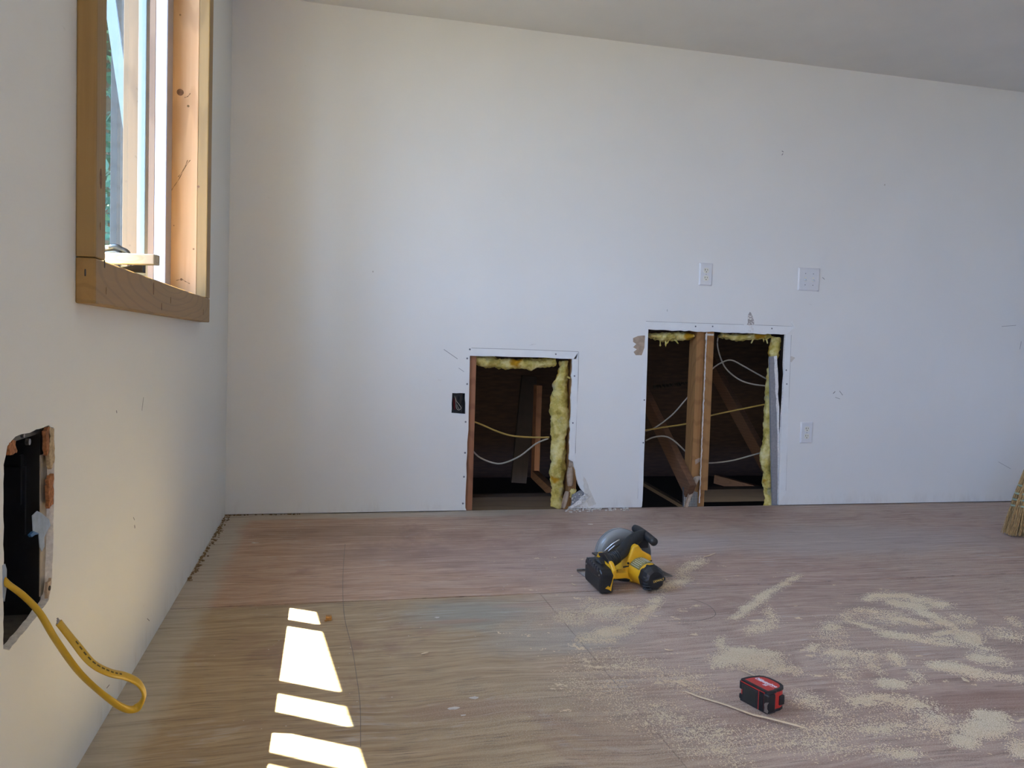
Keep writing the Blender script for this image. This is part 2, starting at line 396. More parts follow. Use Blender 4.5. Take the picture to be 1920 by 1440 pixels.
for px, py, hx, hy, colr, s in ((880, 1150, .20, .12, (.26, .29, .27), .55), (1050, 1200, .22, .10, (.33, .32, .29), .4), (860, 1165, .10, .02, (.36, .22, .15), .6),
                                (880, 1330, .14, .05, (.34, .21, .14), .6), (720, 1040, .25, .12, (.27, .17, .12), .45), (1000, 1040, .5, .25, (.36, .25, .23), .35), (1230, 1020, .35, .16, (.50, .46, .46), .4),
                                (1600, 1010, .7, .25, (.40, .36, .36), .5), (1850, 1320, .22, .06, (.27, .15, .12), .6), (1500, 1330, .3, .1, (.30, .19, .15), .4),
                                (640, 1000, .35, .14, (.24, .15, .10), .4), (980, 1135, .10, .02, (.42, .27, .21), .4), (1000, 1090, .4, .05, (.42, .31, .25), .3)):
    c = t.mix(t.math('MULTIPLY', blob(px, py, hx, hy), s), c, t.mix(g1, tuple(x*.6 for x in colr), tuple(min(1, x*1.45) for x in colr)))
# pale unpainted border along the two walls
db = t.math('MINIMUM', t.math('SUBTRACT', D, Y), t.math('ADD', X, L))
pale = t.math('SUBTRACT', 1., t.mask(t.math('ADD', db, t.math('MULTIPLY', t.math('SUBTRACT', n3, .5), .14)), .075, .14))
pale = t.math('MULTIPLY', pale, t.math('SUBTRACT', 1., t.mask(X, .7, 1.3)))
c = t.mix(t.math('MULTIPLY', pale, .75), c, t.ramp(g1, [(.25, (.34, .29, .22)), (.5, (.50, .45, .37)), (.75, (.56, .51, .43))]))
# specks of plaster and paint
vo = t.n('ShaderNodeTexVoronoi'); t.l(t.co((1, 1, 0)), vo.inputs['Vector']); vo.inputs['Scale'].default_value = 26
c = t.mix(t.math('MULTIPLY', t.math('SUBTRACT', 1., t.mask(vo.outputs['Distance'], .03, .06)), t.mask(n2, .5, .56)), c, (.66, .62, .56))
# settled sawdust: very fine light speckle, densest to the right and by the saw
sp = t.noise(t.co(), 330, 2, .7)
dm = t.math('MULTIPLY', t.mask(X, .2, 1.0), t.mask(n1, .36, .62))
for px, py, hx, hy in ((1120, 1170, .28, .22), (1420, 1230, .35, .22), (1740, 1190, .5, .3), (1650, 1370, .5, .12), (1850, 1380, .25, .1), (1400, 1390, .5, .1), (1180, 1100, .2, .1), (1060, 1330, .3, .15)):
    dm = t.math('MAXIMUM', dm, blob(px, py, hx, hy, .8))
c = t.mix(t.math('MULTIPLY', t.mask(sp, .50, .60), t.math('MULTIPLY', dm, .62)), c, (.60, .53, .41))
hgt = t.math('ADD', t.math('MULTIPLY', g2, .7), t.math('MULTIPLY', g1, 1.))
t.bump(hgt, .55, .0025)
M_floor = t.done(c, .62, 0, .3)

# ------------------------------------------------------------------ room shell
XR, XO = 4.6, -.59                              # right wall, outer face of the left wall
b = MB(); ys = [(-2.75, -1.219), (-1.216, .002), (.005, 1.222), (1.225, 2.4385)]
cuts = [[-.46, 1.9, 4.75], [-.46, .2, 2.6, 4.75], [-.46, 1.4, 3.8, 4.75], [-.46, .6885, 3.13, 4.75]]
for (y0, y1), cx in zip(ys, cuts):
    for a, e in zip(cx[:-1], cx[1:]): b.box(a+.0012, e-.0012, y0, y1, -.018, 0)
b.box(-.46, 4.75, 2.4465, D+.0127, -.018, 0)
b.box(-.6, 4.75, -2.75, D+.0127, -.06, -.019)
fl = tag(b.build('floor', M_floor), kind='structure')
pts = cat_rom([FL(x, y, .0006) for x, y in ((647, 1020), (643, 1080), (645, 1150), (660, 1215), (668, 1265), (675, 1320), (676, 1400))], 6)
b = MB(); b.sweep(pts, .0007, .0004, 6, side=(1, 0, 0)); b.build('pencil_line', M_pencil, fl)
pts = cat_rom([FL(x, y, .0006) for x, y in ((1296, 1123), (1325, 1133), (1340, 1146), (1338, 1156), (1310, 1163), (1250, 1165))], 6)
b = MB(); b.sweep(pts, .001, .0004, 6, side=(1, 0, 0)); b.build('pencil_line', M_pencil, fl)
for px, py, r in ((850, 1328, .011), (889, 1308, .008), (869, 1341, .005), (820, 1158, .007), (478, 1018, .010), (1107, 983, .010)):
    c0 = FL(px, py); q = random.Random(px); b = MB()
    b.prism([(math.cos(a)*r*q.uniform(.5, 1.2)*1.3, math.sin(a)*r*q.uniform(.4, 1.1)) for a in [i*.63 for i in range(10)]], (c0.x, c0.y, 0), (1, 0, 0), (0, 1, 0), (0, 0, 1), -.001, .0007)
    b.build('paint_chip', M_crumb, fl)

# back wall drywall with the two cut openings and the small electrical box cut-out
def bw2(l): return [(BW(x, y).x, BW(x, y).z) for x, y in l]
lo = bw2([(873, 958)]) and [(.669, .004)]+ragged(bw2([(872.5, 952), (876, 850), (880, 720), (881, 667)]), .05, .0025, 3, False)
lo += ragged(bw2([(881, 667), (930, 668), (1000, 670), (1073, 673)]), .05, .002, 4, False)
lo += ragged(bw2([(1073, 673), (1071, 760), (1067, 862), (1075, 866), (1079, 882), (1082, 900), (1089, 917), (1101, 928), (1098, 934), (1085, 941), (1072, 949), (1069, 953)]), .02, .003, 5, False)+[(1.185, .012), (1.185, .004)]
ro = [(1.573, .004)]+ragged(bw2([(1204, 948), (1209, 800), (1215, 617)]), .05, .002, 6, False)
ro += ragged(bw2([(1215, 617), (1270, 620), (1330, 622), (1380, 624), (1420, 626), (1473, 627)]), .02, .003, 7, False)
ro += ragged(bw2([(1473, 627), (1469, 720), (1465, 800), (1461, 900), (1459.5, 947)]), .05, .003, 8, False)+[(2.3505, .004)]
outline = [(-L, .004)]+lo+ro+[(XR+.1, .004), (XR+.1, CEIL+.05), (-L, CEIL+.05)]
hole = ragged(bw2([(848, 737), (872, 737.5), (872.5, 776), (846.5, 774)]), .02, .0015, 9)
bm = bmesh.new()
def loop(pts): 
    vs = [bm.verts.new((x, D, z)) for x, z in pts]
    return [bm.edges.new((vs[i], vs[(i+1) % len(vs)])) for i in range(len(vs))]
es = loop(outline)+loop(hole)
bmesh.ops.triangle_fill(bm, use_beauty=True, use_dissolve=False, edges=es)
r = bmesh.ops.extrude_face_region(bm, geom=bm.faces[:])
bmesh.ops.translate(bm, verts=[g for g in r['geom'] if isinstance(g, bmesh.types.BMVert)], vec=(0, .0127, 0))
bmesh.ops.recalc_face_normals(bm, faces=bm.faces)
me = bpy.data.meshes.new('wall_back'); bm.to_mesh(me); bm.free()
me.materials.append(M_wall); me.materials.append(M_core)
for p in me.polygons:
    cz = p.center
    if abs(p.normal.y) < .5 and .4 < cz.x < 2.4 and .001 < cz.z < 1.0: p.material_index = 1
wb = bpy.data.objects.new('wall_back', me); col.objects.link(wb); tag(wb, kind='structure')

def on_back(poly_px, t0, t1, name, mat, parent, loc=None, seed=0, step=.015, amp=.002, Y=D):
    poly = ragged([(BW(x, y, Y).x, BW(x, y, Y).z) for x, y in poly_px], step, amp, seed) if amp else [(BW(x, y, Y).x, BW(x, y, Y).z) for x, y in poly_px]
    b = MB(); b.prism(poly, (0, Y, 0), (1, 0, 0), (0, 0, 1), (0, -1, 0), t0, t1)
    return b.build(name, mat, parent, loc)
# torn, gouged and marked places of the wall face
on_back([(1187, 634), (1196, 630), (1209, 629), (1212, 640), (1207, 655), (1203, 666), (1192, 666), (1188, 660), (1194, 655), (1187, 651), (1193, 645), (1187, 641)], -.001, .0006, 'torn_paper_patch', M_paper, wb, seed=2, amp=.001)
on_back([(1400, 618), (1402, 600), (1404, 588), (1406, 585), (1409, 590), (1413, 600), (1413, 614), (1416, 625), (1398, 625)], -.001, .0012, 'gouge', plain('gouged_gypsum', (.40, .36, .34), .95, 0, .3, 200, .5), wb, seed=4, amp=.003, step=.008)
b = MB(); gr = random.Random(4)
for i in range(60):
    q = BW(gr.uniform(1403, 1412), gr.uniform(590, 622)); s_ = gr.uniform(.001, .003)
    b.box(q.x-s_, q.x+s_, D-.0012-s_*.6, D, q.z-s_, q.z+s_)
b.build('gouge_crumbs', M_core, wb)
on_back([(1094, 893), (1101, 905), (1110, 928), (1118, 945), (1104, 950), (1095, 930)], -.001, .0004, 'dent_shading', plain('dent_shading', (.68, .65, .60), .9), wb, seed=6, amp=.003)  # flat patch whose darker colour stands for shading of the dented wall
on_back([(1472, 668), (1480, 667), (1491, 671), (1488, 674), (1484, 679), (1476, 678), (1478, 673)], -.001, .0004, 'paper_scrape', M_crumb, wb, seed=8, amp=.002)
for px, py in ((881, 655), (876, 672), (876, 720), (873, 791), (872, 849), (870, 894), (868, 944), (1042, 664), (1077, 705), (1074, 793), (1304, 612), (1447, 616), (1474, 694), (1475, 720), (1208, 750), (1206, 830), (1336, 612)):
    q = BW(px, py); b = MB(); b.cyl((q.x, D-.0016, q.z), (q.x, D+.001, q.z), .0042, .005, 10); b.build('screw_head', M_gplate, wb)
for x0, y0, x1, y1, wd in ((832, 655, 858, 673, .0024), (860, 690, 870, 697, .002), (1562, 738, 1566, 734, .004), (1574, 733, 1580, 741, .003), (1872, 866, 1895, 879, .0016), (1251, 580, 1251, 584, .002), (1466, 283, 1469, 285, .004), (1468, 288, 1466, 291, .004), (1542, 520, 1546, 524, .003),
                           (1566, 745, 1575, 748, .002), (1878, 612, 1905, 610, .002), (1915, 640, 1912, 655, .002)):
    a, e = BW(x0, y0), BW(x1, y1); b = MB(); b.bar((a.x, D, a.z), (e.x, D, e.z), wd, .0008, (0, -1, 0)); b.build('scuff_mark', M_graypaper, wb)

# raised, freshly painted strips round the two openings
def strip(l, seed, t1=.0014): return on_back(l, -.001, t1, 'casing_strip', M_bead, None, seed=seed, step=.08, amp=.0008)
tr = strip([(883, 653), (985, 656), (1084, 660), (1080, 673), (1073, 672.5), (1000, 669.5), (881.5, 666.5)], 11); tr.name = 'trim_1'; tag(tr, kind='structure')
k = strip([(1075, 673.5), (1084, 661), (1082, 760), (1078, 850), (1079, 866), (1074, 862), (1067.5, 860), (1071, 760)], 12); k.parent = tr; k.name = 'side_strip'
tr = strip([(1210, 603), (1300, 606), (1400, 609), (1486, 612), (1488.5, 616), (1478, 623), (1476, 626.5), (1420, 625), (1330, 621.5), (1216, 616.5)], 13); tr.name = 'trim_2'; tag(tr, kind='structure')
k = strip([(1210.5, 604), (1215.5, 617), (1209.5, 800), (1204.5, 940), (1196, 935), (1202, 760)], 14, .0012); k.parent = tr; k.name = 'side_strip'
k = strip([(1474, 627.5), (1483, 627), (1479, 740), (1473, 925), (1462, 940), (1465.5, 800), (1470, 700)], 15, .0012); k.parent = tr; k.name = 'side_strip'
def score(l, par):
    pp = [BW(x, y) for x, y in l]; pp = [Vector((p.x, D-.0002, p.z)) for p in pp]; b = MB(); b.sweep(pp, .0009, .0005, 6, side=(0, 0, 1)); b.build('score_line', M_graypaper, par)
score([(884, 652.6), (940, 654), (1000, 656), (1050, 658), (1085, 659.5)], bpy.data.objects['trim_1']); score([(1085, 660), (1084, 720), (1081, 780), (1079, 850)], bpy.data.objects['trim_1'])
score([(1211, 602.5), (1250, 604), (1310, 606), (1395, 608.7)], tr); score([(1415, 609.4), (1450, 610.5), (1486, 612)], tr); score([(1483.5, 628), (1481, 700), (1477, 800), (1473.5, 920)], tr); score([(1207, 680), (1203, 760), (1199, 860), (1196, 935)], tr)
on_back([(1483, 605), (1486, 602), (1488, 611), (1491, 614), (1486, 617), (1478, 624), (1484, 615), (1487, 612)], .001, .004, 'curled_paint_edge', M_bead, tr, amp=0)

b = MB(); b.box(XO, XR+.1, -2.75, D+.0127, CEIL, CEIL+.05); tag(b.build('ceiling', M_ceil), kind='structure')
b = MB(); b.box(XR, XR+.1, -2.75, D+.01, -.02, CEIL); tag(b.build('wall_right', M_wall), kind='structure')
# wall behind the photographer
b = MB(); b.box(-.59, XR+.05, FY-.14, FY, -.02, CEIL); tag(b.build('wall_front', M_wall), kind='structure')
# left wall: drywall skin with two window openings and the box cut-out, and the sheathing behind the cavity
WY0, WY1, WZ0, WZ1 = 1.577, 2.860, .917, 2.208
bxo = ragged([(1.219, .352), (1.219, .612), (1.232, .636), (1.262, .646), (1.33, .646), (1.40, .648), (1.424, .642), (1.430, .612), (1.428, .520), (1.424, .44), (1.418, .385), (1.405, .362), (1.33, .352), (1.24, .342)], .012, .0014, 21)
bm = bmesh.new()
def loop(pts, x):
    vs = [bm.verts.new((x, y, z)) for y, z in pts]
    return [bm.edges.new((vs[i], vs[(i+1) % len(vs)])) for i in range(len(vs))]
rect = lambda a, b_, c_, d_: [(a, c_), (b_, c_), (b_, d_), (a, d_)]
for x, th, holes in ((-L, .0127, [rect(WY0, WY1, WZ0, WZ1), rect(*W2), bxo]), (-.545, XO*-1-.545, [rect(WY0, WY1, WZ0, WZ1), rect(*W2)])):
    es = loop(rect(-2.75, D+.0127, -.02, CEIL+.02), x)
    for h in holes: es += loop(h, x)
    old = set(bm.faces)
    bmesh.ops.triangle_fill(bm, use_beauty=True, use_dissolve=False, edges=es)
    fs = [f for f in bm.faces if f not in old]
    r = bmesh.ops.extrude_face_region(bm, geom=fs)
    bmesh.ops.translate(bm, verts=[g for g in r['geom'] if isinstance(g, bmesh.types.BMVert)], vec=(-th, 0, 0))
bmesh.ops.recalc_face_normals(bm, faces=bm.faces)
me = bpy.data.meshes.new('wall_left'); bm.to_mesh(me); bm.free(); me.materials.append(M_wall_l); me.materials.append(M_core)
for p in me.polygons:
    if abs(p.normal.x) < .5 and 1.2 < p.center.y < 1.45 and .3 < p.center.z < .7: p.material_index = 1
wl = bpy.data.objects.new('wall_left', me); col.objects.link(wl); tag(wl, kind='structure')
# scuffs low on the left wall
for x0, y0, x1, y1, wd in ((276, 1160, 280, 1164, .002), (250, 970, 252, 975, .002), (266, 770, 269, 745, .0015), (218, 770, 219, 774, .003), (252, 985, 253, 990, .004), (200, 1290, 205, 1284, .002), (430, 560, 430.5, 540, .0015), (436, 3, 437, 12, .006)):
    a, e = LW(x0, y0), LW(x1, y1); b = MB(); b.bar((-L, a.y, a.z), (-L, e.y, e.z), wd, .0008, (1, 0, 0)); b.build('scuff_mark', M_graypaper, wl)

# ------------------------------------------------------------------ window_1: timber-cased sliding window
def window(name, y0, y1, z0, z1, detailed):
    w_ = empty(name, (-L, (y0+y1)/2, z0), kind='structure'); lo_ = w_.location
    def bx(n, m, *q, bev=.0015): b = MB(); b.box(*q); return b.build(n, m, w_, lo_, bevel=bev)
    e = .018
    bx('jamb_board', M_pine, -.524, -L, y1, y1+e, z0-e, z1+e); bx('jamb_board', M_pine, -.53, -L, y0-e, y0, z0-e, z1+e)
    bx('sill_board', M_sill, -XO*-1, -L+.0, y0, y1, z0-e, z0); bx('head_board', M_sill, XO, -L, y0, y1, z1, z1+e)
    # casing proud of the wall
    cw, ct = .08, .033
    bx('bottom_casing', M_casing, -L, -L+ct, y0-.062, y1+cw, z0-.085, z0-.004, bev=.003)
    bx('side_casing', M_casing_v, -L, -L+ct, y0-.062, y0, z0-.003, z1+.07, bev=.003)
    bx('side_casing', M_casing_v, -L, -L+ct, y1, y1+cw, z0-.003, z1+.07, bev=.003)
    bx('top_casing', M_casing, -L, -L+ct, y0, y1, z1, z1+.07, bev=.003)
    # vinyl frame and sashes
    fw = .092
    b = MB(); b.box(-.548, -.513, y1-fw, y1, z0, z1); b.box(-.585, -.505, y0, y0+.05, z0, z1); b.box(-.585, -.505, y0+.05, y1-fw, z0, z0+.012); b.box(-.585, -.505, y0+.05, y1-fw, z1-.04, z1)
    b.build('vinyl_frame', M_vinyl, w_, lo_, bevel=.003)
    bx('stop_board', M_extwood, -.592, -.549, y1-fw+.004, y1, z0, z1)
    bx('outside_trim', M_extwood, -.64, -.592, y1-.10, y1+.02, z0-.03, z1+.05)
    return w_, bx, lo_
w1, bx, lo1 = window('window_1', 1.595, 2.842, .935, 2.19, True)
def sash(name, xa, xb, y0, y1, s0, s1, z0, z1):
    b = MB(); b.box(xa, xb, y0, y0+s0, z0, z1); b.box(xa, xb, y1-s1, y1, z0, z1); b.box(xa, xb, y0+s0, y1-s1, z0, z0+.035); b.box(xa, xb, y0+s0, y1-s1, z1-.04, z1)
    o = b.build(name, M_sash, w1, lo1, bevel=.002); m = (xa+xb)/2
    b = MB(); b.add([(m, y0+s0, z0+.035), (m, y1-s1, z0+.035), (m, y1-s1, z1-.04), (m, y0+s0, z1-.04)], [(0, 1, 2, 3)]); b.build('glass_pane', M_glass, o, lo1, recalc=False)
sash('sliding_sash', -.552, -.530, 1.927, 2.578, .074, .044, .947, 2.15)
sash('fixed_sash', -.584, -.562, 1.645, 2.181, .03, .061, .947, 2.15)
# knots and nail marks on the casing and on the wide pine board
for px, py, r, m in ((189, 335, .012, M_knot), (188, 424, .005, M_dirt), (196, 495, .005, M_dark), (199, 545, .005, M_dirt), (288, 541, .010, M_knot), (320, 563, .006, M_dirt), (303, 575, .006, M_knot), (381, 585, .007, M_dirt), (160, 511, .004, M_dark)):
    q = LW(px, py, -L+.033); b = MB(); b.sweep([(-L+.032, q.y, q.z), (-L+.0336, q.y, q.z)], r*.55, r*1.5, 12, side=(0, 1, 0))
    b.build('knot', m, w1, lo1)
def jamb(px, py): return BW(px, py, 2.842)
for px, py, r, m in ((338, 173, .011, M_knot), (318, 234, .006, M_knot), (316, 452, .008, M_dark), (338, 28, .003, M_dirt), (353, 199, .004, M_dirt), (340, 524, .004, M_knot), (372, 350, .004, M_knot), (326, 423, .002, M_dirt), (363, 467, .003, M_dirt)):
    q = jamb(px, py); b = MB(); b.cyl((q.x, 2.8412, q.z), (q.x, 2.843, q.z), r, r, 14); b.build('knot', m, w1, lo1)
for l in (((357, 300), (348, 312), (336, 335), (326, 350), (318, 362)), ((352, 300), (344, 318), (334, 332)), ((357, 175), (352, 181), (346, 183)), ((356, 532), (348, 528), (341, 524), (330, 526))):
    b = MB(); pp = cat_rom([(jamb(x, y).x, 2.8415, jamb(x, y).z) for x, y in l], 4); b.sweep(pp, [.0009+.0006*math.sin(i*1.9) for i in range(len(pp))], .0006, 6, side=(1, 0, 0)); b.build('bark_streak', M_dirt, w1, lo1)

# second window, left of and behind the photographer
def plain_window(name, y0, y1, z0, z1):
    w_ = empty(name, (-L, (y0+y1)/2, z0), kind='structure'); lo_ = w_.location; b = MB()
    for q in ((y0, y0+.05, z0, z1), (y1-.05, y1, z0, z1), (y0+.05, y1-.05, z0, z0+.05), (y0+.05, y1-.05, z1-.05, z1), ((y0+y1)/2-.03, (y0+y1)/2+.03, z0+.05, z1-.05)): b.box(-.585, -L+.001, *q)
    b.build('frame', M_vinyl, w_, lo_, bevel=.002)
    b = MB(); b.add([(-.56, y0, z0), (-.56, y1, z0), (-.56, y1, z1), (-.56, y0, z1)], [(0, 1, 2, 3)]); b.build('glass_pane', M_clear, w_, lo_)
plain_window('window_2', *W2)

# ------------------------------------------------------------------ attic behind the back wall
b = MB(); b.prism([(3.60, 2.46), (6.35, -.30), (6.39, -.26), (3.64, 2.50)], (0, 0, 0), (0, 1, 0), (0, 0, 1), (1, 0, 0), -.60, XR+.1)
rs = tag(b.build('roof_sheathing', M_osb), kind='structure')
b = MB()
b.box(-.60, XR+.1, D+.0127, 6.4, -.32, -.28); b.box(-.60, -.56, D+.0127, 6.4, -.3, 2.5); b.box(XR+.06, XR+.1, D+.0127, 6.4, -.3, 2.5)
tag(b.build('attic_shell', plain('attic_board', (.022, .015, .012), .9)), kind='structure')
# stencilled strokes on the sheathing, too dark to read
sd = Vector((0, -.7060, -.7083)); sn = Vector((0, .7083, -.7060)) * -1
b = MB(); gr = random.Random(2)
for i in range(26):
    px = 1222+i*3.3+gr.uniform(-1, 1); py = 722-i*.35; q = ray(px, py)
    # meet the sloping underside: (y-3.6)+(z-2.46)=0 approximately
    s_ = (6.06-CH)/(q.y+q.z); P_ = CO+q*s_
    h = gr.choice((.05, .06, .035)); a = P_+Vector((gr.uniform(-.008, .008), 0, 0))-sd*h; e = P_+Vector((.012, 0, 0))+sd*h*.6
    b.bar(a, e, .008, .003, (0, -.7, -.7))
b.build('stencil_marks', M_dark, rs)

FR0, FR1 = D+.0129, D+.102                      # framing behind the drywall
def timber(name, a, e, w_, h, up, mat, label, cat='timber', group=None, bevel=.002, loc=None):
    b = MB(); b.bar(a, e, w_, h, up); o = b.build(name, mat, None, loc or a, bevel=bevel); return tag(o, label, cat, group)
def upright(name, x0, x1, y0, y1, z0, z1, mat, label=None):
    b = MB(); b.box(x0, x1, y0, y1, z0, z1)
    if label is None: return tag(b.build(name, mat, None, ((x0+x1)/2, (y0+y1)/2, z0), bevel=.0015), kind='structure')
    return tag(b.build(name, mat, None, ((x0+x1)/2, (y0+y1)/2, z0), bevel=.0015), label, 'stud')
upright('wall_stud', .662, .700, FR0, FR1, 0, 2.28, M_redstud, 'brown wall stud bared along the left edge of the smaller, left wall opening')
upright('wall_stud', 1.186, 1.224, FR0, FR1, -.02, 2.28, M_stud)
upright('wall_stud', 1.535, 1.571, FR0, FR1, -.02, 2.28, M_stud)
upright('wall_stud', 2.357, 2.395, FR0, FR1, -.02, 2.28, M_darkwood)  # coloured dark to stand in for the shade of the gap
upright('wall_stud', .41, .448, FR0, FR1, -.02, 2.28, M_stud)
# centre post of the right opening: two studs side by side, the nearer one stopping short of the floor
x0, x1, x2 = BW(1311, 640).x, BW(1325.5, 640).x, BW(1340, 640).x
st = empty('split_stud', (x1, FR0, -.01), 'pair of rough brown studs standing in the middle of the right wall opening', 'stud')
b = MB(); lean = -.004
def leaned(xa, xb, y0, y1, z0, z1):
    b.prism([(xa+lean*0, z1), (xb, z1), (xb-.0, z0), (xa, z0)], (0, 0, 0), (1, 0, 0), (0, 0, 1), (0, 1, 0), y0, y1)
leaned(x0, x1-.001, FR0+.012, FR1+.01, -.01, 2.25); b.build('left_stud', M_stud, st, st.location, bevel=.002)
b = MB(); leaned(x1+.001, x2, FR0-.006, FR1-.01, .085, 2.25); b.build('right_stud', M_stud, st, st.location, bevel=.002)
b = MB(); leaned(x1-.004, x2-.012, FR0+.004, FR1-.01, -.01, .085); b.build('lower_block', M_stud, st, st.location, bevel=.002)
b = MB(); gr = random.Random(5)
pp = [(x1-.0005+gr.uniform(-.0012, .0012), FR0-.006+gr.uniform(-.001, .001), .02+i*.0095) for i in range(94)]
b.sweep(pp, [gr.uniform(.0012, .0042) for _ in pp], .004, 6, side=(1, 0, 0)); b.build('plaster_ridge', M_crumb, st, st.location)
b = MB(); q = BW(1326, 626); b.box(x1, x2-.004, FR0-.0075, FR0-.005, q.z-.008, q.z+.001); b.box(x1-.006, x1+.003, FR0-.0075, FR0-.005, q.z-.03, q.z); b.build('plaster_smear', M_crumb, st, st.location)
b = MB(); on = [(1303.5, 862), (1313, 858), (1316, 860), (1312, 866), (1304, 871)]
b.prism([(BW(x, y, FR0+.01).x, BW(x, y, FR0+.01).z) for x, y in on], (0, FR0+.0115, 0), (1, 0, 0), (0, 0, 1), (0, -1, 0), 0, .001); b.build('paper_scrap', M_paper, st, st.location)

# truss webs running up and away under the roof, chords and plates
def at_x(px, py, X): q = ray(px, py); return CO+q*(X/q.x)
a, e = at_x(1302, 935, 1.832), at_x(1214, 752, 1.832); e = e+(e-a)*.9; a = a+(e-a)*.035
def web(name, a, e, label):
    b = MB(); b.bar(a, e, .089, .038, (1, 0, 0)); return tag(b.build(name, M_truss, None, a, bevel=.003), label, 'timber')
web('truss_web', a, e, 'brown sloping truss timber running down to the toothed metal plate in the right opening')
a, e = at_x(1436, 870, 2.47), at_x(1345, 705, 2.47); dlt = e-a
web('truss_web', a-dlt*.75, e+dlt*.9, 'brown sloping truss timber behind the right half of the right opening')
a = BW(1003, 892, 4.75); e = BW(1004.5, 722, 4.75)
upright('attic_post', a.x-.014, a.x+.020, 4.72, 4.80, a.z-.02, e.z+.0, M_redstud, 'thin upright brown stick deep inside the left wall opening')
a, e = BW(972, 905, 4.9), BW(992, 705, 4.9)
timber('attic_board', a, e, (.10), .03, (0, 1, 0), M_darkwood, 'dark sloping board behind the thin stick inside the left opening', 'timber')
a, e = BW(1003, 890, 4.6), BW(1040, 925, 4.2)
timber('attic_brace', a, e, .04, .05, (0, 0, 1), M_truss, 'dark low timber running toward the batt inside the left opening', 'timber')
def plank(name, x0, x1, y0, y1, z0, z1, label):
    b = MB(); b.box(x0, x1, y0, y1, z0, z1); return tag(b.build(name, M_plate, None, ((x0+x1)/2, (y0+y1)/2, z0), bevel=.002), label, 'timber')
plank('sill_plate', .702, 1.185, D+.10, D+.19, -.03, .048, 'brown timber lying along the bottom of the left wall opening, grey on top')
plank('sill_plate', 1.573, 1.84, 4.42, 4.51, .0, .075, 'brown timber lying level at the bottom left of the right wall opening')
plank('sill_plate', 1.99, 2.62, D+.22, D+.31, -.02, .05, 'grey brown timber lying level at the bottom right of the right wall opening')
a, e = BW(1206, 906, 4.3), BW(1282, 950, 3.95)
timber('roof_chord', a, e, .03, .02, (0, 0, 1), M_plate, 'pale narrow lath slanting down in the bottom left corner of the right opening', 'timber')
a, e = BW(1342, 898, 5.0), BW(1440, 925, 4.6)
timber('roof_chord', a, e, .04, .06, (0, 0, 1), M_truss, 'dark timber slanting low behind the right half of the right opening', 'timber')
for zz, x0, x1 in ((.76, .702, 1.185), (.925, 1.573, 1.845), (.925, 1.944, 2.355)):
    b = MB(); b.box(x0, x1, FR0+.012, FR1, zz+.012, zz+.05); tag(b.build('header_block', M_stud, None, ((x0+x1)/2, FR0, zz)), kind='structure')
# toothed connector plate at the foot of the web
PY = D+.0225
q0, q1 = BW(1281, 947, PY), BW(1312, 916, PY)
gp = empty('truss_plate', (q0.x, PY, q0.z), 'dark toothed metal connector plate at the foot of the middle studs', 'metal plate')
b = MB(); b.prism([(BW(x, y, PY).x, BW(x, y, PY).z) for x, y in ((1280, 913), (1313, 925), (1313, 951), (1280, 951))], (0, PY, 0), (1, 0, 0), (0, 0, 1), (0, 1, 0), 0, .0015); b.build('plate', M_gplate, gp, gp.location)
b = MB()
for i in range(9):
    for j in range(9):
        x, z = q0.x+.004+i*.0088, q0.z-.006+j*.0085
        if z < q1.z+.012-(x-q0.x)*.36: b.box(x, x+.0026, PY-.0022, PY+.0001, z, z+.0058)
tag(b.build('teeth', M_labelw, gp, gp.location), kind='stuff')
q = [(1299, 893), (1306, 892), (1311, 895), (1305, 908), (1298, 925), (1292, 940), (1285, 952), (1281, 949), (1287, 930), (1291, 910)]
b = MB(); pts = []
cl = cat_rom([BW(x, y, D+dy) for x, y, dy in ((1306, 893, .014), (1298, 912, .006), (1290, 933, -.002), (1284, 952, -.010))], 6)
for i, p_ in enumerate(cl):
    s_ = i/(len(cl)-1); wd = .018*(1-.35*s_)
    pts.append([p_+Vector((wd*u, -.008*u*u-.016*s_*(1-s_), .003*u)) for u in (-1, -.5, 0, .5, 1)])
b.grid(pts); tag(b.build('paper_curl', M_paper, None, cl[-1], smooth=True, solid=.0012), 'curled brown strip of torn drywall paper leaning at the foot of the middle studs', 'torn paper')

# ------------------------------------------------------------------ insulation
def batt(name, path, rx, ry, label, seed, side=(1, 0, 0), jit=.55, freq=14, tuft=0, loc=None, n=18, k=10):
    pp = cat_rom(path, k); m = len(pp)
    def interp(r):
        if not hasattr(r, '__len__'): return [r]*m
        return list(np.interp(np.linspace(0, len(r)-1, m), range(len(r)), r))
    b = MB(); b.sweep(pp, interp(rx), interp(ry), n, side=side, jit=jit, seed=seed, freq=freq)
    gr = random.Random(seed)
    for i in range(tuft):                          # loose wisps
        a = pp[gr.randrange(m)]; d = Vector((gr.uniform(-1, 1), gr.uniform(-.6, .1), gr.uniform(-1, .5))).normalized()
        r0 = interp(ry)[0]
        b.sweep([a+d*.01, a+d*.028, a+d*gr.uniform(.034, .05)+Vector((0, 0, -.008))], [.008, .005, .0006], n=6, jit=.5, seed=i, freq=60)
    o = b.build(name, M_insul, None, loc or pp[0], smooth=True)
    md = o.modifiers.new('smooth', 'SUBSURF'); md.levels = 1; md.render_levels = 1
    tx = bpy.data.textures.get('fluff') or bpy.data.textures.new('fluff', 'CLOUDS'); tx.noise_scale = .02; tx.noise_depth = 5
    dm_ = o.modifiers.new('fluff', 'DISPLACE'); dm_.texture = tx; dm_.strength = .018; dm_.mid_level = .5; dm_.texture_coords = 'LOCAL'
    return tag(o, label, 'insulation')
Yi = FR0+.055
def ip(x, y, Y=Yi): return BW(x, y, Y)
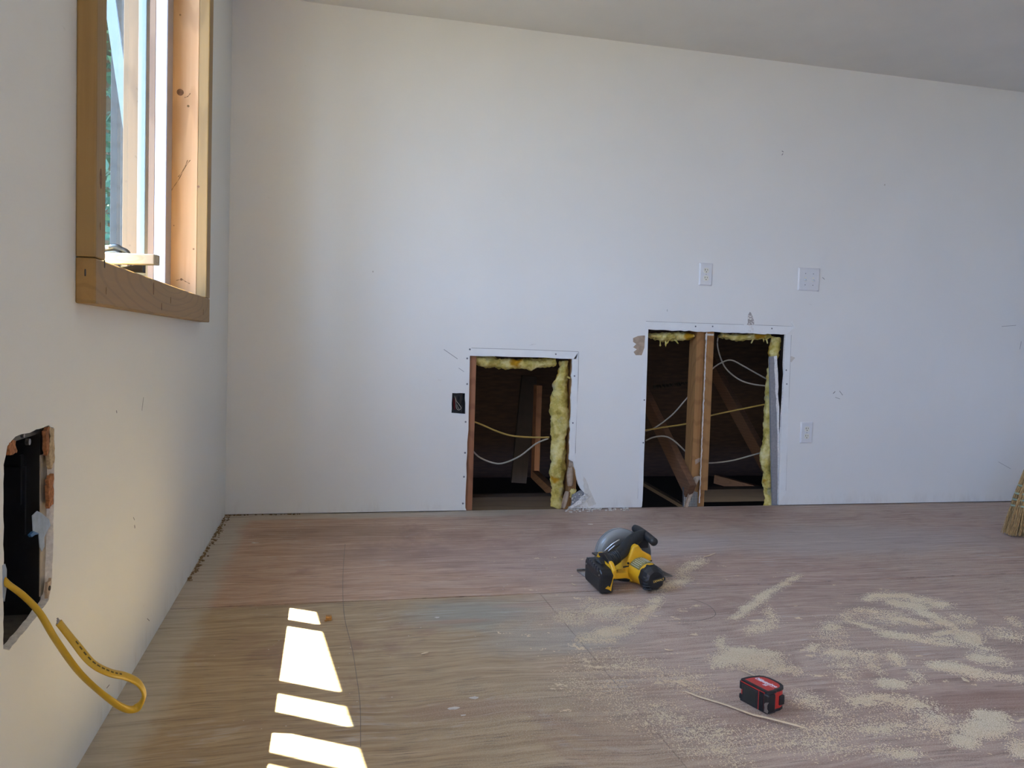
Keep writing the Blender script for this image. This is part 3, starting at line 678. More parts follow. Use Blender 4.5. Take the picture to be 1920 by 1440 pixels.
batt('insulation_batt', [ip(884, 676), ip(915, 678), ip(950, 680), ip(985, 682), ip(1015, 681), ip(1040, 679)], [.020, .026, .027, .028, .026, .022], .030, 'yellow fibreglass strip hanging along the top of the left wall opening', 3, side=(0, 0, 1), tuft=8)
batt('insulation_batt', [ip(1056, 676), ip(1056, 700), ip(1050, 730), ip(1049, 770), ip(1048, 815), ip(1046, 855), ip(1047, 890), ip(1045, 920), ip(1043, 951)], [.025, .027, .040, .044, .044, .038, .034, .031, .024], .034, 'tall yellow fibreglass batt bulging down the right side of the left wall opening', 8, jit=.42, freq=11, tuft=7)
batt('insulation_tuft', [ip(1074, 915, D+.02), ip(1073, 922, D+.02), ip(1070, 932, D+.02)], [.012, .017, .010], .012, 'small yellow insulation tuft in the broken wall corner beside the left opening', 31, k=5)
batt('insulation_batt', [ip(1216, 629), ip(1245, 632), ip(1270, 632), ip(1297, 630)], [.014, .020, .021, .012], .030, 'yellow fibreglass strip at the top of the right opening, left of the studs', 12, side=(0, 0, 1), tuft=5)
batt('insulation_batt', [ip(1350, 629), ip(1370, 632), ip(1400, 632), ip(1425, 630), ip(1442, 630)], [.012, .019, .017, .013, .014], .030, 'yellow fibreglass strip at the top of the right opening, right of the studs', 17, side=(0, 0, 1), tuft=3)
batt('insulation_batt', [ip(1456, 632), ip(1452, 650), ip(1450, 668), ip(1445, 690)], [.022, .026, .022, .014], .026, 'yellow insulation lump stuffed into the top right corner of the right opening', 23, jit=.35, k=6)
batt('insulation_batt', [ip(1444, 690), ip(1441, 740), ip(1440, 790), ip(1437, 830), ip(1434, 865), ip(1440, 885), ip(1438, 905), ip(1441, 925), ip(1440, 950)], [.014, .018, .019, .022, .030, .020, .024, .022, .018], .028, 'long yellow insulation batt running down beside the grey drywall offcut in the right opening', 27, jit=.38, freq=13)

# leaning drywall offcut in the right opening: grey paper face, white gypsum edge
ds = empty('drywall_strip', BW(1455, 948, D+.017), 'tall grey faced drywall offcut standing inside the right edge of the right opening', 'drywall')
pl = [(1443.5, 669), (1452, 668), (1458, 760), (1458, 948), (1449, 948), (1446, 830)]
b = MB(); b.prism([(BW(x, y, D+.017).x, BW(x, y, D+.017).z) for x, y in pl], (0, D+.017, 0), (1, 0, 0), (0, 0, 1), (0, 1, 0), 0, .013); b.build('grey_face', M_graypaper, ds, ds.location)
pl = ragged([(1451, 668.5), (1457, 667), (1459, 700), (1461, 800), (1461, 948), (1459, 948), (1457, 800), (1454, 720)], 12, 1.0, 3)
b = MB(); b.prism([(BW(x, y, D+.016).x, BW(x, y, D+.016).z) for x, y in pl], (0, D+.016, 0), (1, 0, 0), (0, 0, 1), (0, 1, 0), 0, .012); b.build('white_edge', M_core, ds, ds.location)
upright('backing_board', 2.349, 2.356, D+.080, FR1, 0, .89, M_darkwood, 'dark stud face in the gap behind the grey drywall strip')  # shade of the gap put into the board's dark colour

# broken drywall at the foot of the left opening
bk = empty('drywall_chunk', BW(1085, 950), 'broken drywall chunk with white crumbly edge hanging at the bottom right of the left opening', 'drywall')
def tilted(l, Y0, dY, name, mat, th, seed, amp=.0015):
    pts_ = ragged(l, 6, amp*400, seed); ys_ = [y for _, y in pts_]; ymin, ymax = min(ys_), max(ys_)
    b = MB(); P_ = [BW(x, y, Y0+dY*(y-ymin)/(ymax-ymin)) for x, y in pts_]; k_ = len(P_)
    from mathutils.geometry import tessellate_polygon
    tri = tessellate_polygon([[Vector((a, -c_, 0)) for a, c_ in pts_]])
    b.add(P_+[q+Vector((0, th, 0)) for q in P_], [tuple(f) for f in tri]+[tuple(i+k_ for i in f) for f in tri]+[(i, (i+1) % k_, (i+1) % k_+k_, i+k_) for i in range(k_)])
    return b.build(name, mat, bk, bk.location)
tilted([(1073, 928), (1088, 919), (1100, 924), (1090, 933), (1076, 945), (1071, 948)], D+.006, -.02, 'grey_paper_face', M_graypaper, .006, 1)
tilted([(1100, 925), (1104, 932), (1096, 940), (1085, 946), (1072, 953), (1069, 950), (1078, 943), (1090, 931)], D-.001, -.012, 'white_crumbly_edge', M_core, .008, 2)
b = MB(); gr = random.Random(9)
for i in range(32):
    q = BW(gr.uniform(1070, 1102), gr.uniform(926, 952), D-.008); s_ = gr.uniform(.0015, .004); b.box(q.x-s_, q.x+s_, q.y-s_, q.y+s_, max(.001, q.z-s_), max(.004, q.z+s_))
tag(b.build('crumbs', M_crumb, bk, bk.location), kind='stuff')
def curl(name, cl, wd, bend, mat, label):
    cl = cat_rom(cl, 5); pts_ = []
    for i, p_ in enumerate(cl):
        s_ = i/(len(cl)-1); ww = wd*(.75+.35*math.sin(s_*3.1))
        pts_.append([p_+Vector((ww*u, bend*u*u-.008*math.sin(3.1*s_), 0)) for u in (-1, -.5, 0, .5, 1)])
    b = MB(); b.grid(pts_); return tag(b.build(name, mat, None, cl[-1], smooth=True, solid=.0012), label, 'torn paper')
curl('paper_flap', [BW(1071, 876, D+.012), BW(1069, 892, D+.004), BW(1070, 912, D-.006)], .016, .010, M_paper, 'brown torn paper flap curling off the wall edge beside the left opening, upper one')
curl('paper_flap', [BW(1062, 921, D+.006), BW(1058, 936, D+.0), BW(1054, 953, D-.006)], .012, -.008, M_paper, 'brown torn paper flap curling at the floor below the yellow batt')
b = MB(); b.prism([(BW(x, y, D+.012).x, BW(x, y, D+.012).z) for x, y in ((1067, 862), (1073, 863), (1075, 870), (1074, 876), (1066, 875))], (0, D+.012, 0), (1, 0, 0), (0, 0, 1), (0, -1, 0), 0, .002); b.build('paper_tear', M_paper, wb)

# ------------------------------------------------------------------ cables in the openings
def cable(name, pts_, mat, label, r=.0042, Y=None, flat=.6):
    P_ = cat_rom([BW(x, y, yy) for x, y, yy in pts_], 8); b = MB(); b.sweep(P_, r, r*flat, 8, side=(0, 0, 1))
    return tag(b.build(name, mat, None, P_[0], smooth=True), label, 'cable')
yc = D+.075
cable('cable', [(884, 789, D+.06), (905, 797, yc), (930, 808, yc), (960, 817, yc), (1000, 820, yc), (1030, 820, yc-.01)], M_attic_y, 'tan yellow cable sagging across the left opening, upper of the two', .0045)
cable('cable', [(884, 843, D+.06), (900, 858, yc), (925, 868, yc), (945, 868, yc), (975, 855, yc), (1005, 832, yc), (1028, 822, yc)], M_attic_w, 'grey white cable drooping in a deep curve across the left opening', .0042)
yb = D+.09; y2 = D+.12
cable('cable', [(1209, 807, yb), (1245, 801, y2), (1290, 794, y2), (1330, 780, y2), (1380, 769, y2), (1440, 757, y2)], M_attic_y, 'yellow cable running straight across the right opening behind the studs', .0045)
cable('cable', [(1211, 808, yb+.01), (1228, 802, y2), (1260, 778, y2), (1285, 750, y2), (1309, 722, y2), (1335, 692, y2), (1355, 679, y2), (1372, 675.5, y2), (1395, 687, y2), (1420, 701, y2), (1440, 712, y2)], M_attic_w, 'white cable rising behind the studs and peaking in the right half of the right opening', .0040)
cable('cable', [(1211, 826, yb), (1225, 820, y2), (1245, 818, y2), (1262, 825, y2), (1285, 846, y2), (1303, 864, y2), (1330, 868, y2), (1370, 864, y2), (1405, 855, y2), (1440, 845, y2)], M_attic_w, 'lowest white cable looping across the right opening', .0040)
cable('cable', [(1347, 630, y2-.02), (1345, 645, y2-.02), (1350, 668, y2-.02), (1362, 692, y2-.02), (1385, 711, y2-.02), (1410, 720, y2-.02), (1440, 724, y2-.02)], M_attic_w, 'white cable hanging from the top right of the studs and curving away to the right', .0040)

# ------------------------------------------------------------------ small wall box left of the left opening
hb = empty('electrical_box', BW(860, 775), 'small open black electrical box with loose wires, left of the left opening', 'electrical box')
x0, x1, z0, z1 = .582, .649, .470, .573
b = MB(); t_ = .003
b.box(x0, x1, D+.060, D+.063, z0, z1); b.box(x0, x0+t_, D+.002, D+.060, z0, z1); b.box(x1-t_, x1, D+.002, D+.060, z0, z1); b.box(x0+t_, x1-t_, D+.002, D+.060, z0, z0+t_); b.box(x0+t_, x1-t_, D+.002, D+.060, z1-t_, z1)
b.build('box', M_boxplastic, hb, hb.location)
def wire(l, mat, nm, r=.0011, Y=D+.025):
    P_ = cat_rom([BW(x, y, Y+dy) for x, y, dy in l], 6); b = MB(); b.sweep(P_, r, n=8); b.build(nm, mat, hb, hb.location, smooth=True)
Zq = lambda a, c_: (820+a/18, 720+c_/18)
wire([(*Zq(620, 400), .03), (*Zq(640, 560), 0), (*Zq(740, 700), -.008), (*Zq(800, 800), -.01), (*Zq(760, 870), -.01), (*Zq(690, 870), -.01), (*Zq(640, 790), -.006), (*Zq(630, 660), 0), (*Zq(600, 480), .01), (*Zq(570, 400), .03)], M_cable_w, 'bare_wire')
wire([(*Zq(590, 500), .03), (*Zq(580, 700), 0), (*Zq(600, 860), 0)], M_redwire, 'red_wire', .0022)
wire([(*Zq(540, 480), .03), (*Zq(555, 700), .003), (*Zq(560, 850), .003)], M_redwire, 'red_wire', .0018)
wire([(*Zq(740, 420), .03), (*Zq(730, 600), .004), (*Zq(800, 700), .004), (*Zq(860, 560), .02)], M_blackwire, 'black_wire', .0018)
wire([(*Zq(670, 700), .02), (*Zq(700, 800), 0), (*Zq(740, 850), -.002)], M_cable_w, 'white_wire', .0011)

# ------------------------------------------------------------------ outlets and switch
def rounded(w_, h, r, n=4):
    out = []
    for cx, cy, a0 in ((w_/2-r, h/2-r, 0), (-w_/2+r, h/2-r, 90), (-w_/2+r, -h/2+r, 180), (w_/2-r, -h/2+r, 270)):
        for i in range(n+1): a = math.radians(a0+90*i/n); out.append((cx+r*math.cos(a), cy+r*math.sin(a)))
    return out
def plate_mesh(w_, h, nm, root):
    b = MB(); o_ = rounded(w_, h, .003); i_ = rounded(w_-.012, h-.012, .003); k_ = len(o_)
    b.add([(x, 0, z) for x, z in o_]+[(x, -.002, z) for x, z in o_]+[(x, -.0062, z) for x, z in i_],
          [(j, (j+1) % k_, (j+1) % k_+k_, j+k_) for j in range(k_)]+[(j+k_, (j+1) % k_+k_, (j+1) % k_+2*k_, j+2*k_) for j in range(k_)]+[tuple(range(2*k_, 3*k_)), tuple(range(k_))])
    return b.build(nm, M_white, root)
FXZ = dict(u=(1, 0, 0), v=(0, 0, 1), n=(0, -1, 0))
def outlet(c, label):
    r = empty('wall_outlet', c, label, 'outlet', 'outlets on the back wall')
    plate_mesh(.0735, .115, 'cover_plate', r)
    for dz in (.0195, -.0195):
        b = MB(); pl = [(max(-.0145, min(.0145, .0175*math.cos(a))), dz+.0142*math.sin(a)) for a in [i*math.pi/12 for i in range(24)]]
        b.prism(pl, (0, 0, 0), (1, 0, 0), (0, 0, 1), (0, -1, 0), .004, .0078); f = b.build('receptacle', M_ivory, r)
        b = MB(); b.box(-.0075, -.0052, -.0083, -.0076, dz-.001, dz+.0075); b.box(.0052, .0072, -.0083, -.0076, dz, dz+.0072); b.cyl((0, -.0083, dz-.0075), (0, -.0076, dz-.0075), .0025, n=10); b.build('slots', M_dark, f)
    b = MB(); b.cyl((0, -.0072, 0), (0, -.006, 0), .0022, n=10); b.build('screw', M_gplate, r); return r
q = BW(1323, 514.5); outlet((q.x, D, q.z), 'white outlet high on the back wall, left of the double switch plate')
q = BW(1511.5, 811); outlet((q.x, D, q.z), 'white outlet low on the back wall, beside the right edge of the right opening')
q = BW(1516, 524); sw = empty('light_switch', (q.x, D, q.z), 'white double toggle switch plate on the back wall, right of the upper outlet', 'light switch')
plate_mesh(.127, .121, 'cover_plate', sw)
for dx in (-.023, .023):
    b = MB(); b.prism(rounded(.0105, .024, .001), (dx, 0, 0), (1, 0, 0), (0, 0, 1), (0, -1, 0), .004, .0068); bz = b.build('toggle_slot', M_ivory, sw)
    b = MB(); b.bar((dx, -.005, -.001), (dx, -.019, -.007), .0085, .007, (0, 0, 1)); b.build('toggle', M_white, sw, bevel=.001)
    for dz in (.030, -.030): b = MB(); b.cyl((dx, -.0072, dz), (dx, -.006, dz), .0024, n=10); b.build('screw', M_gplate, sw)

# ------------------------------------------------------------------ cut-out in the left wall with deep black box, flaps and yellow cable
jb = empty('junction_box', (-L, 1.32, .35), 'deep black plastic electrical box in the ragged cut in the left wall', 'electrical box')
y0, y1, z0, z1, xo_, xi = 1.200, 1.412, .335, .662, -.535, -.448
b = MB(); t_ = .003
b.box(xo_, xo_+t_, y0, y1, z0, z1); b.box(xo_+t_, xi, y0, y0+t_, z0, z1); b.box(xo_+t_, xi, y1-t_, y1, z0, z1); b.box(xo_+t_, xi, y0+t_, y1-t_, z1-t_, z1)
b.build('box_shell', M_boxplastic, jb, jb.location)
b = MB(); b.box(xo_+t_, xi, y0+t_, y1-t_, z0, z0+t_); b.build('box_floor', plain('dusty_box_floor', (.11, .10, .09), .8, 0, .3, 60), jb, jb.location)
b = MB(); b.box(xi-.002, xi, y0+t_, y1-t_, z1-.028, z1-t_); b.build('top_flange', M_boxgrey, jb, jb.location)
b = MB(); b.box(xo_+.02, xi-.02, y1-.010, y1-.003, .47, .58); b.box(xo_+.06, xo_+.063, y1-.016, y1-.003, .52, .60); b.build('inner_ribs', M_boxplastic, jb, jb.location)
b = MB(); b.cyl((xo_+.004, 1.35, .42), (xo_+.006, 1.35, .42), .006, n=12); b.build('knockout', M_dark, jb, jb.location)
b = MB(); b.cyl((-.4475, 1.345, .628), (-.442, 1.345, .628), .005, n=10); b.cyl((-.4475, 1.325, .640), (-.443, 1.325, .640), .003, n=10); b.build('screw', M_steel, jb, jb.location)
# exposed cut edge with rust and the ear of the box
for l, m, nm in (([(1.385, .640), (1.405, .645), (1.405, .612), (1.392, .600)], M_rust, 'rust_spot'), ([(1.400, .560), (1.424, .566), (1.424, .515), (1.405, .512)], M_rust, 'rust_spot'),
                 ([(1.238, .640), (1.262, .640), (1.266, .622), (1.240, .622)], M_rust, 'rust_spot'), ([(1.404, .645), (1.426, .640), (1.428, .585), (1.412, .575), (1.402, .600)], plain('crumbled_plaster', (.42, .32, .20), .95, 0, .4, 200, .6), 'crumbled_plaster'),
                 ([(1.402, .392), (1.420, .394), (1.416, .368), (1.400, .366)], M_paper, 'box_ear')):
    b = MB(); b.prism(ragged(l, .006, .0035, len(nm)), (-L-.004, 0, 0), (0, 1, 0), (0, 0, 1), (1, 0, 0), -.001, .0045 if nm != 'box_ear' else .003); b.build(nm, m, wl)
b = MB(); b.cyl((-L-.001, 1.409, .380), (-L+.0005, 1.409, .380), .004, n=10); b.build('ear_hole', M_dark, wl)
b = MB(); b.box(-.4455, -.4440, 1.398, 1.432, .37, .60); b.build('paper_backing', plain('cut_paper_edge', (.36, .31, .25), .9, 0, .15, 60), wl)
pl = [(62, 967), (71, 958), (79, 962), (93, 974), (96, 985), (90, 995), (84, 1008), (85, 1024), (80, 1034), (76, 1025), (74, 1000), (64, 1000)]
b = MB(); b.prism([(LW(x, y, -.434).y, LW(x, y, -.434).z) for x, y in pl], (-.436, 0, 0), (0, 1, 0), (0, 0, 1), (1, 0, 0), 0, .0012)
fp = tag(b.build('tape_flap', M_bluetape, None, LW(76, 1030, -.434)), 'pale blue torn flap on the right edge of the big black wall box', 'tape')
pl = [(64, 996), (74, 1001), (66, 1003), (60, 1007), (57, 1003)]
b = MB(); b.prism([(LW(x, y, -.434).y, LW(x, y, -.434).z) for x, y in pl], (-.438, 0, 0), (0, 1, 0), (0, 0, 1), (1, 0, 0), 0, .004); b.build('blue_tab', M_bluedeep, fp, fp.location)
pl = [(3, 1060), (8, 1057), (11, 1068), (11, 1100), (7, 1128), (4, 1120)]
b = MB(); b.prism([(LW(x, y, -.434).y, LW(x, y, -.434).z) for x, y in pl], (-.434, 0, 0), (0, 1, 0), (0, 0, 1), (1, 0, 0), 0, .0012); tag(b.build('tape_flap', M_bluetape, None, LW(6, 1128, -.434)), 'pale blue torn flap on the left edge of the big black wall box', 'tape')
# the yellow cable: out of the box, down, round a loop and back up
ctrl = [(-30, 1065, -.48), (10, 1092, -.432), (45, 1118, -.415), (75, 1150, -.40), (105, 1200, -.38), (150, 1262, -.355), (200, 1307, -.325), (236, 1329, -.305), (258, 1326, -.29), (270, 1303, -.28), (260, 1281, -.285), (235, 1268, -.30), (205, 1261, -.315), (172, 1243, -.335), (140, 1205, -.36), (110, 1167, -.38)]
P_ = cat_rom([LW(x, y, X_) for x, y, X_ in ctrl], 8); m = len(P_)
fwd = np.linspace(0, 1, m); sides = []
for i, s_ in enumerate(fwd):
    k_ = max(0, min(1, (s_-.38)/.25)); sides.append(tuple((Vector((.75, -.5, .3))*(1-k_)+Vector((-.15, .75, .75))*k_).normalized()))
b = MB(); b.sweep(P_, .0068, .0036, 12, side=sides)
yc_ = tag(b.build('yellow_cable', M_cable_y, None, P_[8], smooth=True), 'thick yellow cable looping out of the black box in the left wall', 'cable')
b = MB(); e_ = P_[-1]; dv = (P_[-1]-P_[-3]).normalized()
for k_ in (-.0035, 0, .0035): b.cyl(e_+Vector(sides[-1])*k_-dv*.001, e_+Vector(sides[-1])*k_+dv*.004, .0013, n=8)
b.build('cut_wire_ends', M_graypaper, yc_, P_[8])
b = MB()
for i in range(m-30, m-8, 2):
    t_ = (P_[i+1]-P_[i]).normalized(); nn = t_.cross(Vector(sides[i])).normalized()
    if nn.dot(CO-P_[i]) < 0: nn = -nn
    b.bar(P_[i]+nn*.0035, P_[i]+t_*.006+nn*.0035, .0022, .0006, nn)
b.build('cable_print', M_print, yc_, P_[8])

# ------------------------------------------------------------------ things on the sill and outside
b = MB(); q = LW(293, 499, -.375)
ls = timber('lath_offcut', (-.358, 1.830, .9592), (-.470, 1.860, .9592), .028, .022, (0, 0, 1), M_scrap, 'short greyish wooden lath offcut lying across the window sill, poking into the room', 'wood offcut')
b = MB(); b.prism([(0, 0), (.06, 0), (.06, .018), (.01, .006)], (-.455, 1.87, .9352), (1, 0, 0), (0, 0, 1), (0, 1, 0), 0, .03); tag(b.build('shim', M_dark, None, (-.43, 1.88, .9352)), 'small dark wedge under the lath offcut on the window sill', 'wedge')
tl = empty('pry_tool', (-.50, 2.08, .9355), 'dark metal hand tool lying on the window sill behind the lath offcut', 'tool')
TY = 2.08; tp = lambda x, y, dy=0: BW(x, y, TY+dy)
P_ = cat_rom([tp(192, 470), tp(205, 465), tp(216, 463), tp(226, 467), tp(241, 477), Vector((tp(244, 480).x, TY, .942))], 6); b = MB(); b.sweep(P_, list(np.interp(np.linspace(0, 1, len(P_)), [0, .45, 1], [.006, .008, .004])), .008, 10); b.build('bar', M_dsteel, tl, tl.location, smooth=True)
b = MB(); b.sweep(cat_rom([tp(190, 478), tp(205, 473), tp(222, 475), tp(232, 480)], 5), .005, .006, 8); b.build('lower_jaw', M_steel, tl, tl.location, smooth=True)
q = tp(202, 465); b = MB(); b.box(q.x-.008, q.x+.005, TY-.012, TY-.002, q.z-.003, q.z+.005); b.build('pale_grip', M_white, tl, tl.location, bevel=.002)
q = tp(208, 478); b = MB(); b.box(q.x-.022, q.x+.02, TY-.012, TY+.012, .9355, q.z+.004); b.build('body', M_dsteel, tl, tl.location, bevel=.003)

b = MB(); b.box(-60, 60, -60, 60, -3.1, -3.0); tag(b.build('ground', plain('yard_gravel', (.11, .105, .07), .95, 0, .3, 2)), kind='structure')
eb = MB(); eb.prism([(3.35, 2.255), (1.2, 3.052), (1.2, 3.75), (3.35, 2.955)], (-.80, 0, 0), (0, 1, 0), (0, 0, 1), (1, 0, 0), -.03, 0)
tag(eb.build('sun_trim_eave', M_weather, None, (-.8, 2.2, 2.7)), 'unseen sloping eave board outside the window, shaped to trim the sun patches', 'board', kind='structure')  # out of view; lower edge sloped to cut the right side of the sun patches
def obox(name, mat, q, label):
    b = MB(); b.box(*q)
    if label is None: return tag(b.build(name, mat, None, ((q[0]+q[1])/2, (q[2]+q[3])/2, q[4]), bevel=.003), kind='structure')
    return tag(b.build(name, mat, None, ((q[0]+q[1])/2, (q[2]+q[3])/2, q[4]), bevel=.003), label, 'post')
b = MB(); b.box(-3.2, -.62, 3.45, 8.0, 3.3, 3.4); tag(b.build('added_shade_roof', M_weather, None, (-1.9, 5.7, 3.3)), kind='structure')  # out of view, added to keep sun off the posts
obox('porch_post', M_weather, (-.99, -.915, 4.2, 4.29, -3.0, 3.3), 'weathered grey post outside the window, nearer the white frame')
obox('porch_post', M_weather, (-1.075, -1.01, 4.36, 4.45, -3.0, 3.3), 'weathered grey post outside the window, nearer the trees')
obox('added_shadow_pole', M_weather, (-.815, -.785, 1.955, 1.99, -3.0, 2.6), None)  # out of view, added so its shadow cuts the nearest sun patch
b = MB(); a, e = BW(203, -20, 3.95), BW(262, 380, 3.95); b.bar(a+(a-e)*.45, e+(e-a)*1.2, .045, .02, (0, 1, 0)); tag(b.build('diagonal_brace', M_paleboard, None, e), 'pale diagonal brace crossing the posts outside the window', 'board')
def tree(x, y, h, r, seed, label):
    gr = random.Random(seed); tr_ = empty('tree', (x, y, -3), label, 'tree')
    b = MB(); b.sweep([(x, y, -3), (x+.1, y, -1), (x, y+.1, h*.5), (x+.05, y, h*.9)], [.16, .13, .08, .02], n=10); b.build('trunk', M_bark, tr_, tr_.location, smooth=True)
    b = MB()
    for i in range(5200):
        th = gr.uniform(0, 2*math.pi); z = gr.uniform(-1, 1); rr = (gr.random()**.4)
        s_ = math.sqrt(1-z*z); lump = 1+.25*math.sin(th*5+z*4)
        c_ = Vector((x+math.cos(th)*s_*r*rr*lump, y+math.sin(th)*s_*r*rr*lump, -.2+(h+.2)*.5+z*(h+.4)*.52*rr))
        a = Vector((gr.uniform(-1, 1), gr.uniform(-1, 1), gr.uniform(-1, .4))).normalized(); e = a.orthogonal().normalized(); sz = gr.uniform(.05, .10)
        b.add([c_-a*sz, c_+e*sz*.45, c_+a*sz, c_-e*sz*.45], [(0, 1, 2, 3)])
    b.build('foliage', M_leaf, tr_, tr_.location, recalc=False)
tree(-2.0, 8.0, 5.2, 1.1, 1, 'leafy green tree outside the window, nearest the posts')
tree(-5.1, 9.6, 5.5, 1.3, 2, 'leafy green tree outside the window, farther to the left')
tree(-2.6, 13.2, 7.0, 1.8, 3, 'tall leafy tree behind the two nearer trees outside')

# ------------------------------------------------------------------ circular saw (local frame: x forward, y left, z up)
saw = empty('circular_saw', (1.07, 2.62, 0), 'yellow and black cordless circular saw standing on the plywood in the middle of the floor', 'circular saw', rotz=math.radians(6))
def sp_(nm, b, mat, parent=None, **k): return b.build(nm, mat, parent or saw, **k)
b = MB(); b.prism([(-.178, .062), (-.165, .070), (.125, .070), (.135, .055), (.135, -.070), (-.150, -.070), (-.178, -.050)], (0, 0, .0005), (1, 0, 0), (0, 1, 0), (0, 0, 1), 0, .003)
b.box(-.178, .13, .064, .070, .003, .010); shoe = sp_('shoe_plate', b, M_steel, bevel=.001)
for q in ((-.07, -.05, -.065, -.05, .003, .03), (.07, .09, -.065, -.05, .003, .03), (-.06, -.03, -.01, .0, .003, .05)): b = MB(); b.box(*q); sp_('shoe_bracket', b, M_dsteel, bevel=.001)
# blade and its guards
gc = Vector((-.028, .03, .066))
b = MB(); pl = []
for i in range(72):
    a = 2*math.pi*i/72; r = .0825 if i % 3 else .0795; pl.append((gc.x+r*math.cos(a), gc.z+r*math.sin(a)))
pl = [(x, max(z, .0045)) for x, z in pl]
b.prism(pl, (0, .031, 0), (1, 0, 0), (0, 0, 1), (0, 1, 0), 0, .0016); sp_('blade', b, M_steel)
b = MB(); R_ = .089
prof = [(.058, .030), (.080, .028), (R_, .020), (R_+.001, .004), (R_, -.010), (.080, -.016), (.040, -.018)]
b.lathe(prof, (gc.x, gc.y, gc.z), (0, 1, 0), (-1, 0, 0), 40, math.radians(-8), math.radians(178)); ug = sp_('upper_guard', b, M_smoke, smooth=True, solid=.002)
b = MB(); P_ = [(gc.x-math.cos(a)*(R_+.001), gc.y+.004, gc.z+math.sin(a)*(R_+.001)) for a in np.linspace(-.1, 3.0, 30)]; b.sweep(P_, .0016, n=6); sp_('guard_seam', b, M_black, ug)
b = MB(); b.lathe([(.030, .012), (.080, .012), (.086, .006), (.086, -.004), (.080, -.008), (.030, -.008)], (.008, .024, .060), (0, 1, 0), (1, 0, 0), 30, math.radians(-140), math.radians(40)); sp_('lower_guard', b, plain('guard_grey', (.10, .105, .11), .35), smooth=True, solid=.0015)
b = MB(); b.sweep(cat_rom([(-.10, .005, .085), (-.075, -.004, .112), (-.05, -.01, .128)], 5), .0032, n=8); b.sweep(cat_rom([(-.092, -.003, .085), (-.068, -.012, .110)], 5), .0025, n=8); sp_('lever', b, M_steel, smooth=True)
# motor body lying across, towards the right
b = MB(); b.lathe([(.0, -.060), (.046, -.060), (.052, -.070), (.051, -.100), (.044, -.112), (.041, -.185), (.040, -.192), (0, -.192)], (-.024, 0, .047), (0, 1, 0), (0, 0, 1), 28); mo = sp_('motor_housing', b, M_yellow, smooth=True)
mo.modifiers.new('sharp', 'EDGE_SPLIT').split_angle = math.radians(38)
b = MB(); b.prism([(-.088, .030), (-.062, .098), (-.048, .128), (-.030, .134), (-.012, .112), (.022, .094), (.030, .05), (.0, .010), (-.06, .008)], (0, -.055, 0), (1, 0, 0), (0, 0, 1), (0, -1, 0), -.012, .058); sp_('gear_housing', b, M_yellow, bevel=.006, seg=3)
b = MB(); b.prism([(-.086, .062), (-.085, .058), (.024, .074), (.024, .078)], (0, -.1135, 0), (1, 0, 0), (0, 0, 1), (0, -1, 0), -.003, .0008); sp_('seam_line', b, M_dark)
b = MB(); b.lathe([(.0438, -.114), (.0436, -.118), (.0424, -.176), (.0418, -.180)], (-.024, 0, .047), (0, 1, 0), (0, 0, 1), 12, math.radians(-62), math.radians(28)); lb = sp_('rating_label', b, M_label, mo, solid=.0006)
b = MB()
for i in range(9):
    a = math.radians(-54+i*9); cz = Vector((-.024, 0, .047))
    up = Vector((0, 0, 1)); sd_ = Vector((0, 1, 0)).cross(up); d_ = up*math.cos(a)+sd_*math.sin(a)
    b.bar(cz+d_*.0443+Vector((0, -.120-.004*(i % 3), 0)), cz+d_*.0430+Vector((0, -.172+.006*(i % 2), 0)), .0016, .0006, d_)
sp_('label_lines', b, M_labelw, lb)
b = MB(); b.lathe([(0, -.182), (.041, -.182), (.0435, -.187), (.0430, -.206), (.036, -.221), (.027, -.227), (0, -.228)], (-.024, 0, .0450), (0, 1, 0), (0, 0, 1), 10, math.radians(18), math.radians(378)); cp = sp_('motor_cap', b, M_black, bevel=.002)
b = MB()
for i in range(5):
    z = .012+i*.0095; b.box(-.062, -.038, -.2245, -.208, z, z+.0045)
sp_('vent_ribs', b, M_ribs, cp, bevel=.001)
b = MB(); b.prism(rounded(.050, .013, .003), (-.014, -.2275, .043), (math.cos(.2), 0, math.sin(.2)), (-math.sin(.2), 0, math.cos(.2)), (0, -1, 0), 0, .0012); pb = sp_('name_badge', b, M_rubber, cp)
text('badge_text', 'DEWALT', .010, M_yellow_d, pb, (-.014, -.2292, .043), (math.cos(.2), 0, math.sin(.2)), (-math.sin(.2), 0, math.cos(.2)))
b = MB(); b.cyl((-.068, -.1125, .073), (-.068, -.116, .073), .004, n=10); sp_('bolt', b, M_dark)
# handle, trigger housing and front grip
P_ = cat_rom([(-.185, -.128, .072), (-.155, -.122, .083), (-.115, -.105, .093), (-.070, -.085, .112), (-.030, -.065, .135), (.004, -.055, .146), (.026, -.050, .148)], 6)
m = len(P_); b = MB(); b.sweep(P_, list(np.interp(np.linspace(0, 1, m), [0, .2, .4, .6, .8, 1], [.026, .020, .0185, .0195, .021, .016])), list(np.interp(np.linspace(0, 1, m), [0, .3, .6, 1], [.030, .022, .024, .022])), 18, side=(0, 1, 0)); hd = sp_('rear_handle', b, M_rubber, smooth=True)
b = MB()
for i in range(6): 
    q = P_[8+i]; b.sweep([q+Vector((0, 0, .0)), q+Vector((.004, .001, .001))], .0212, .0246, 18, side=(0, 1, 0))
sp_('grip_bands', b, M_black, hd, smooth=True)
P_ = cat_rom([(.022, .026, .158), (.028, .0, .158), (.028, -.05, .153), (.026, -.10, .146), (.024, -.128, .142)], 6); m = len(P_)
b = MB(); b.sweep(P_, list(np.interp(np.linspace(0, 1, m), [0, .08, .5, .92, 1], [.008, .0135, .0135, .0145, .009])), n=16, side=(0, 0, 1)); sp_('front_grip', b, M_rubber, smooth=True)
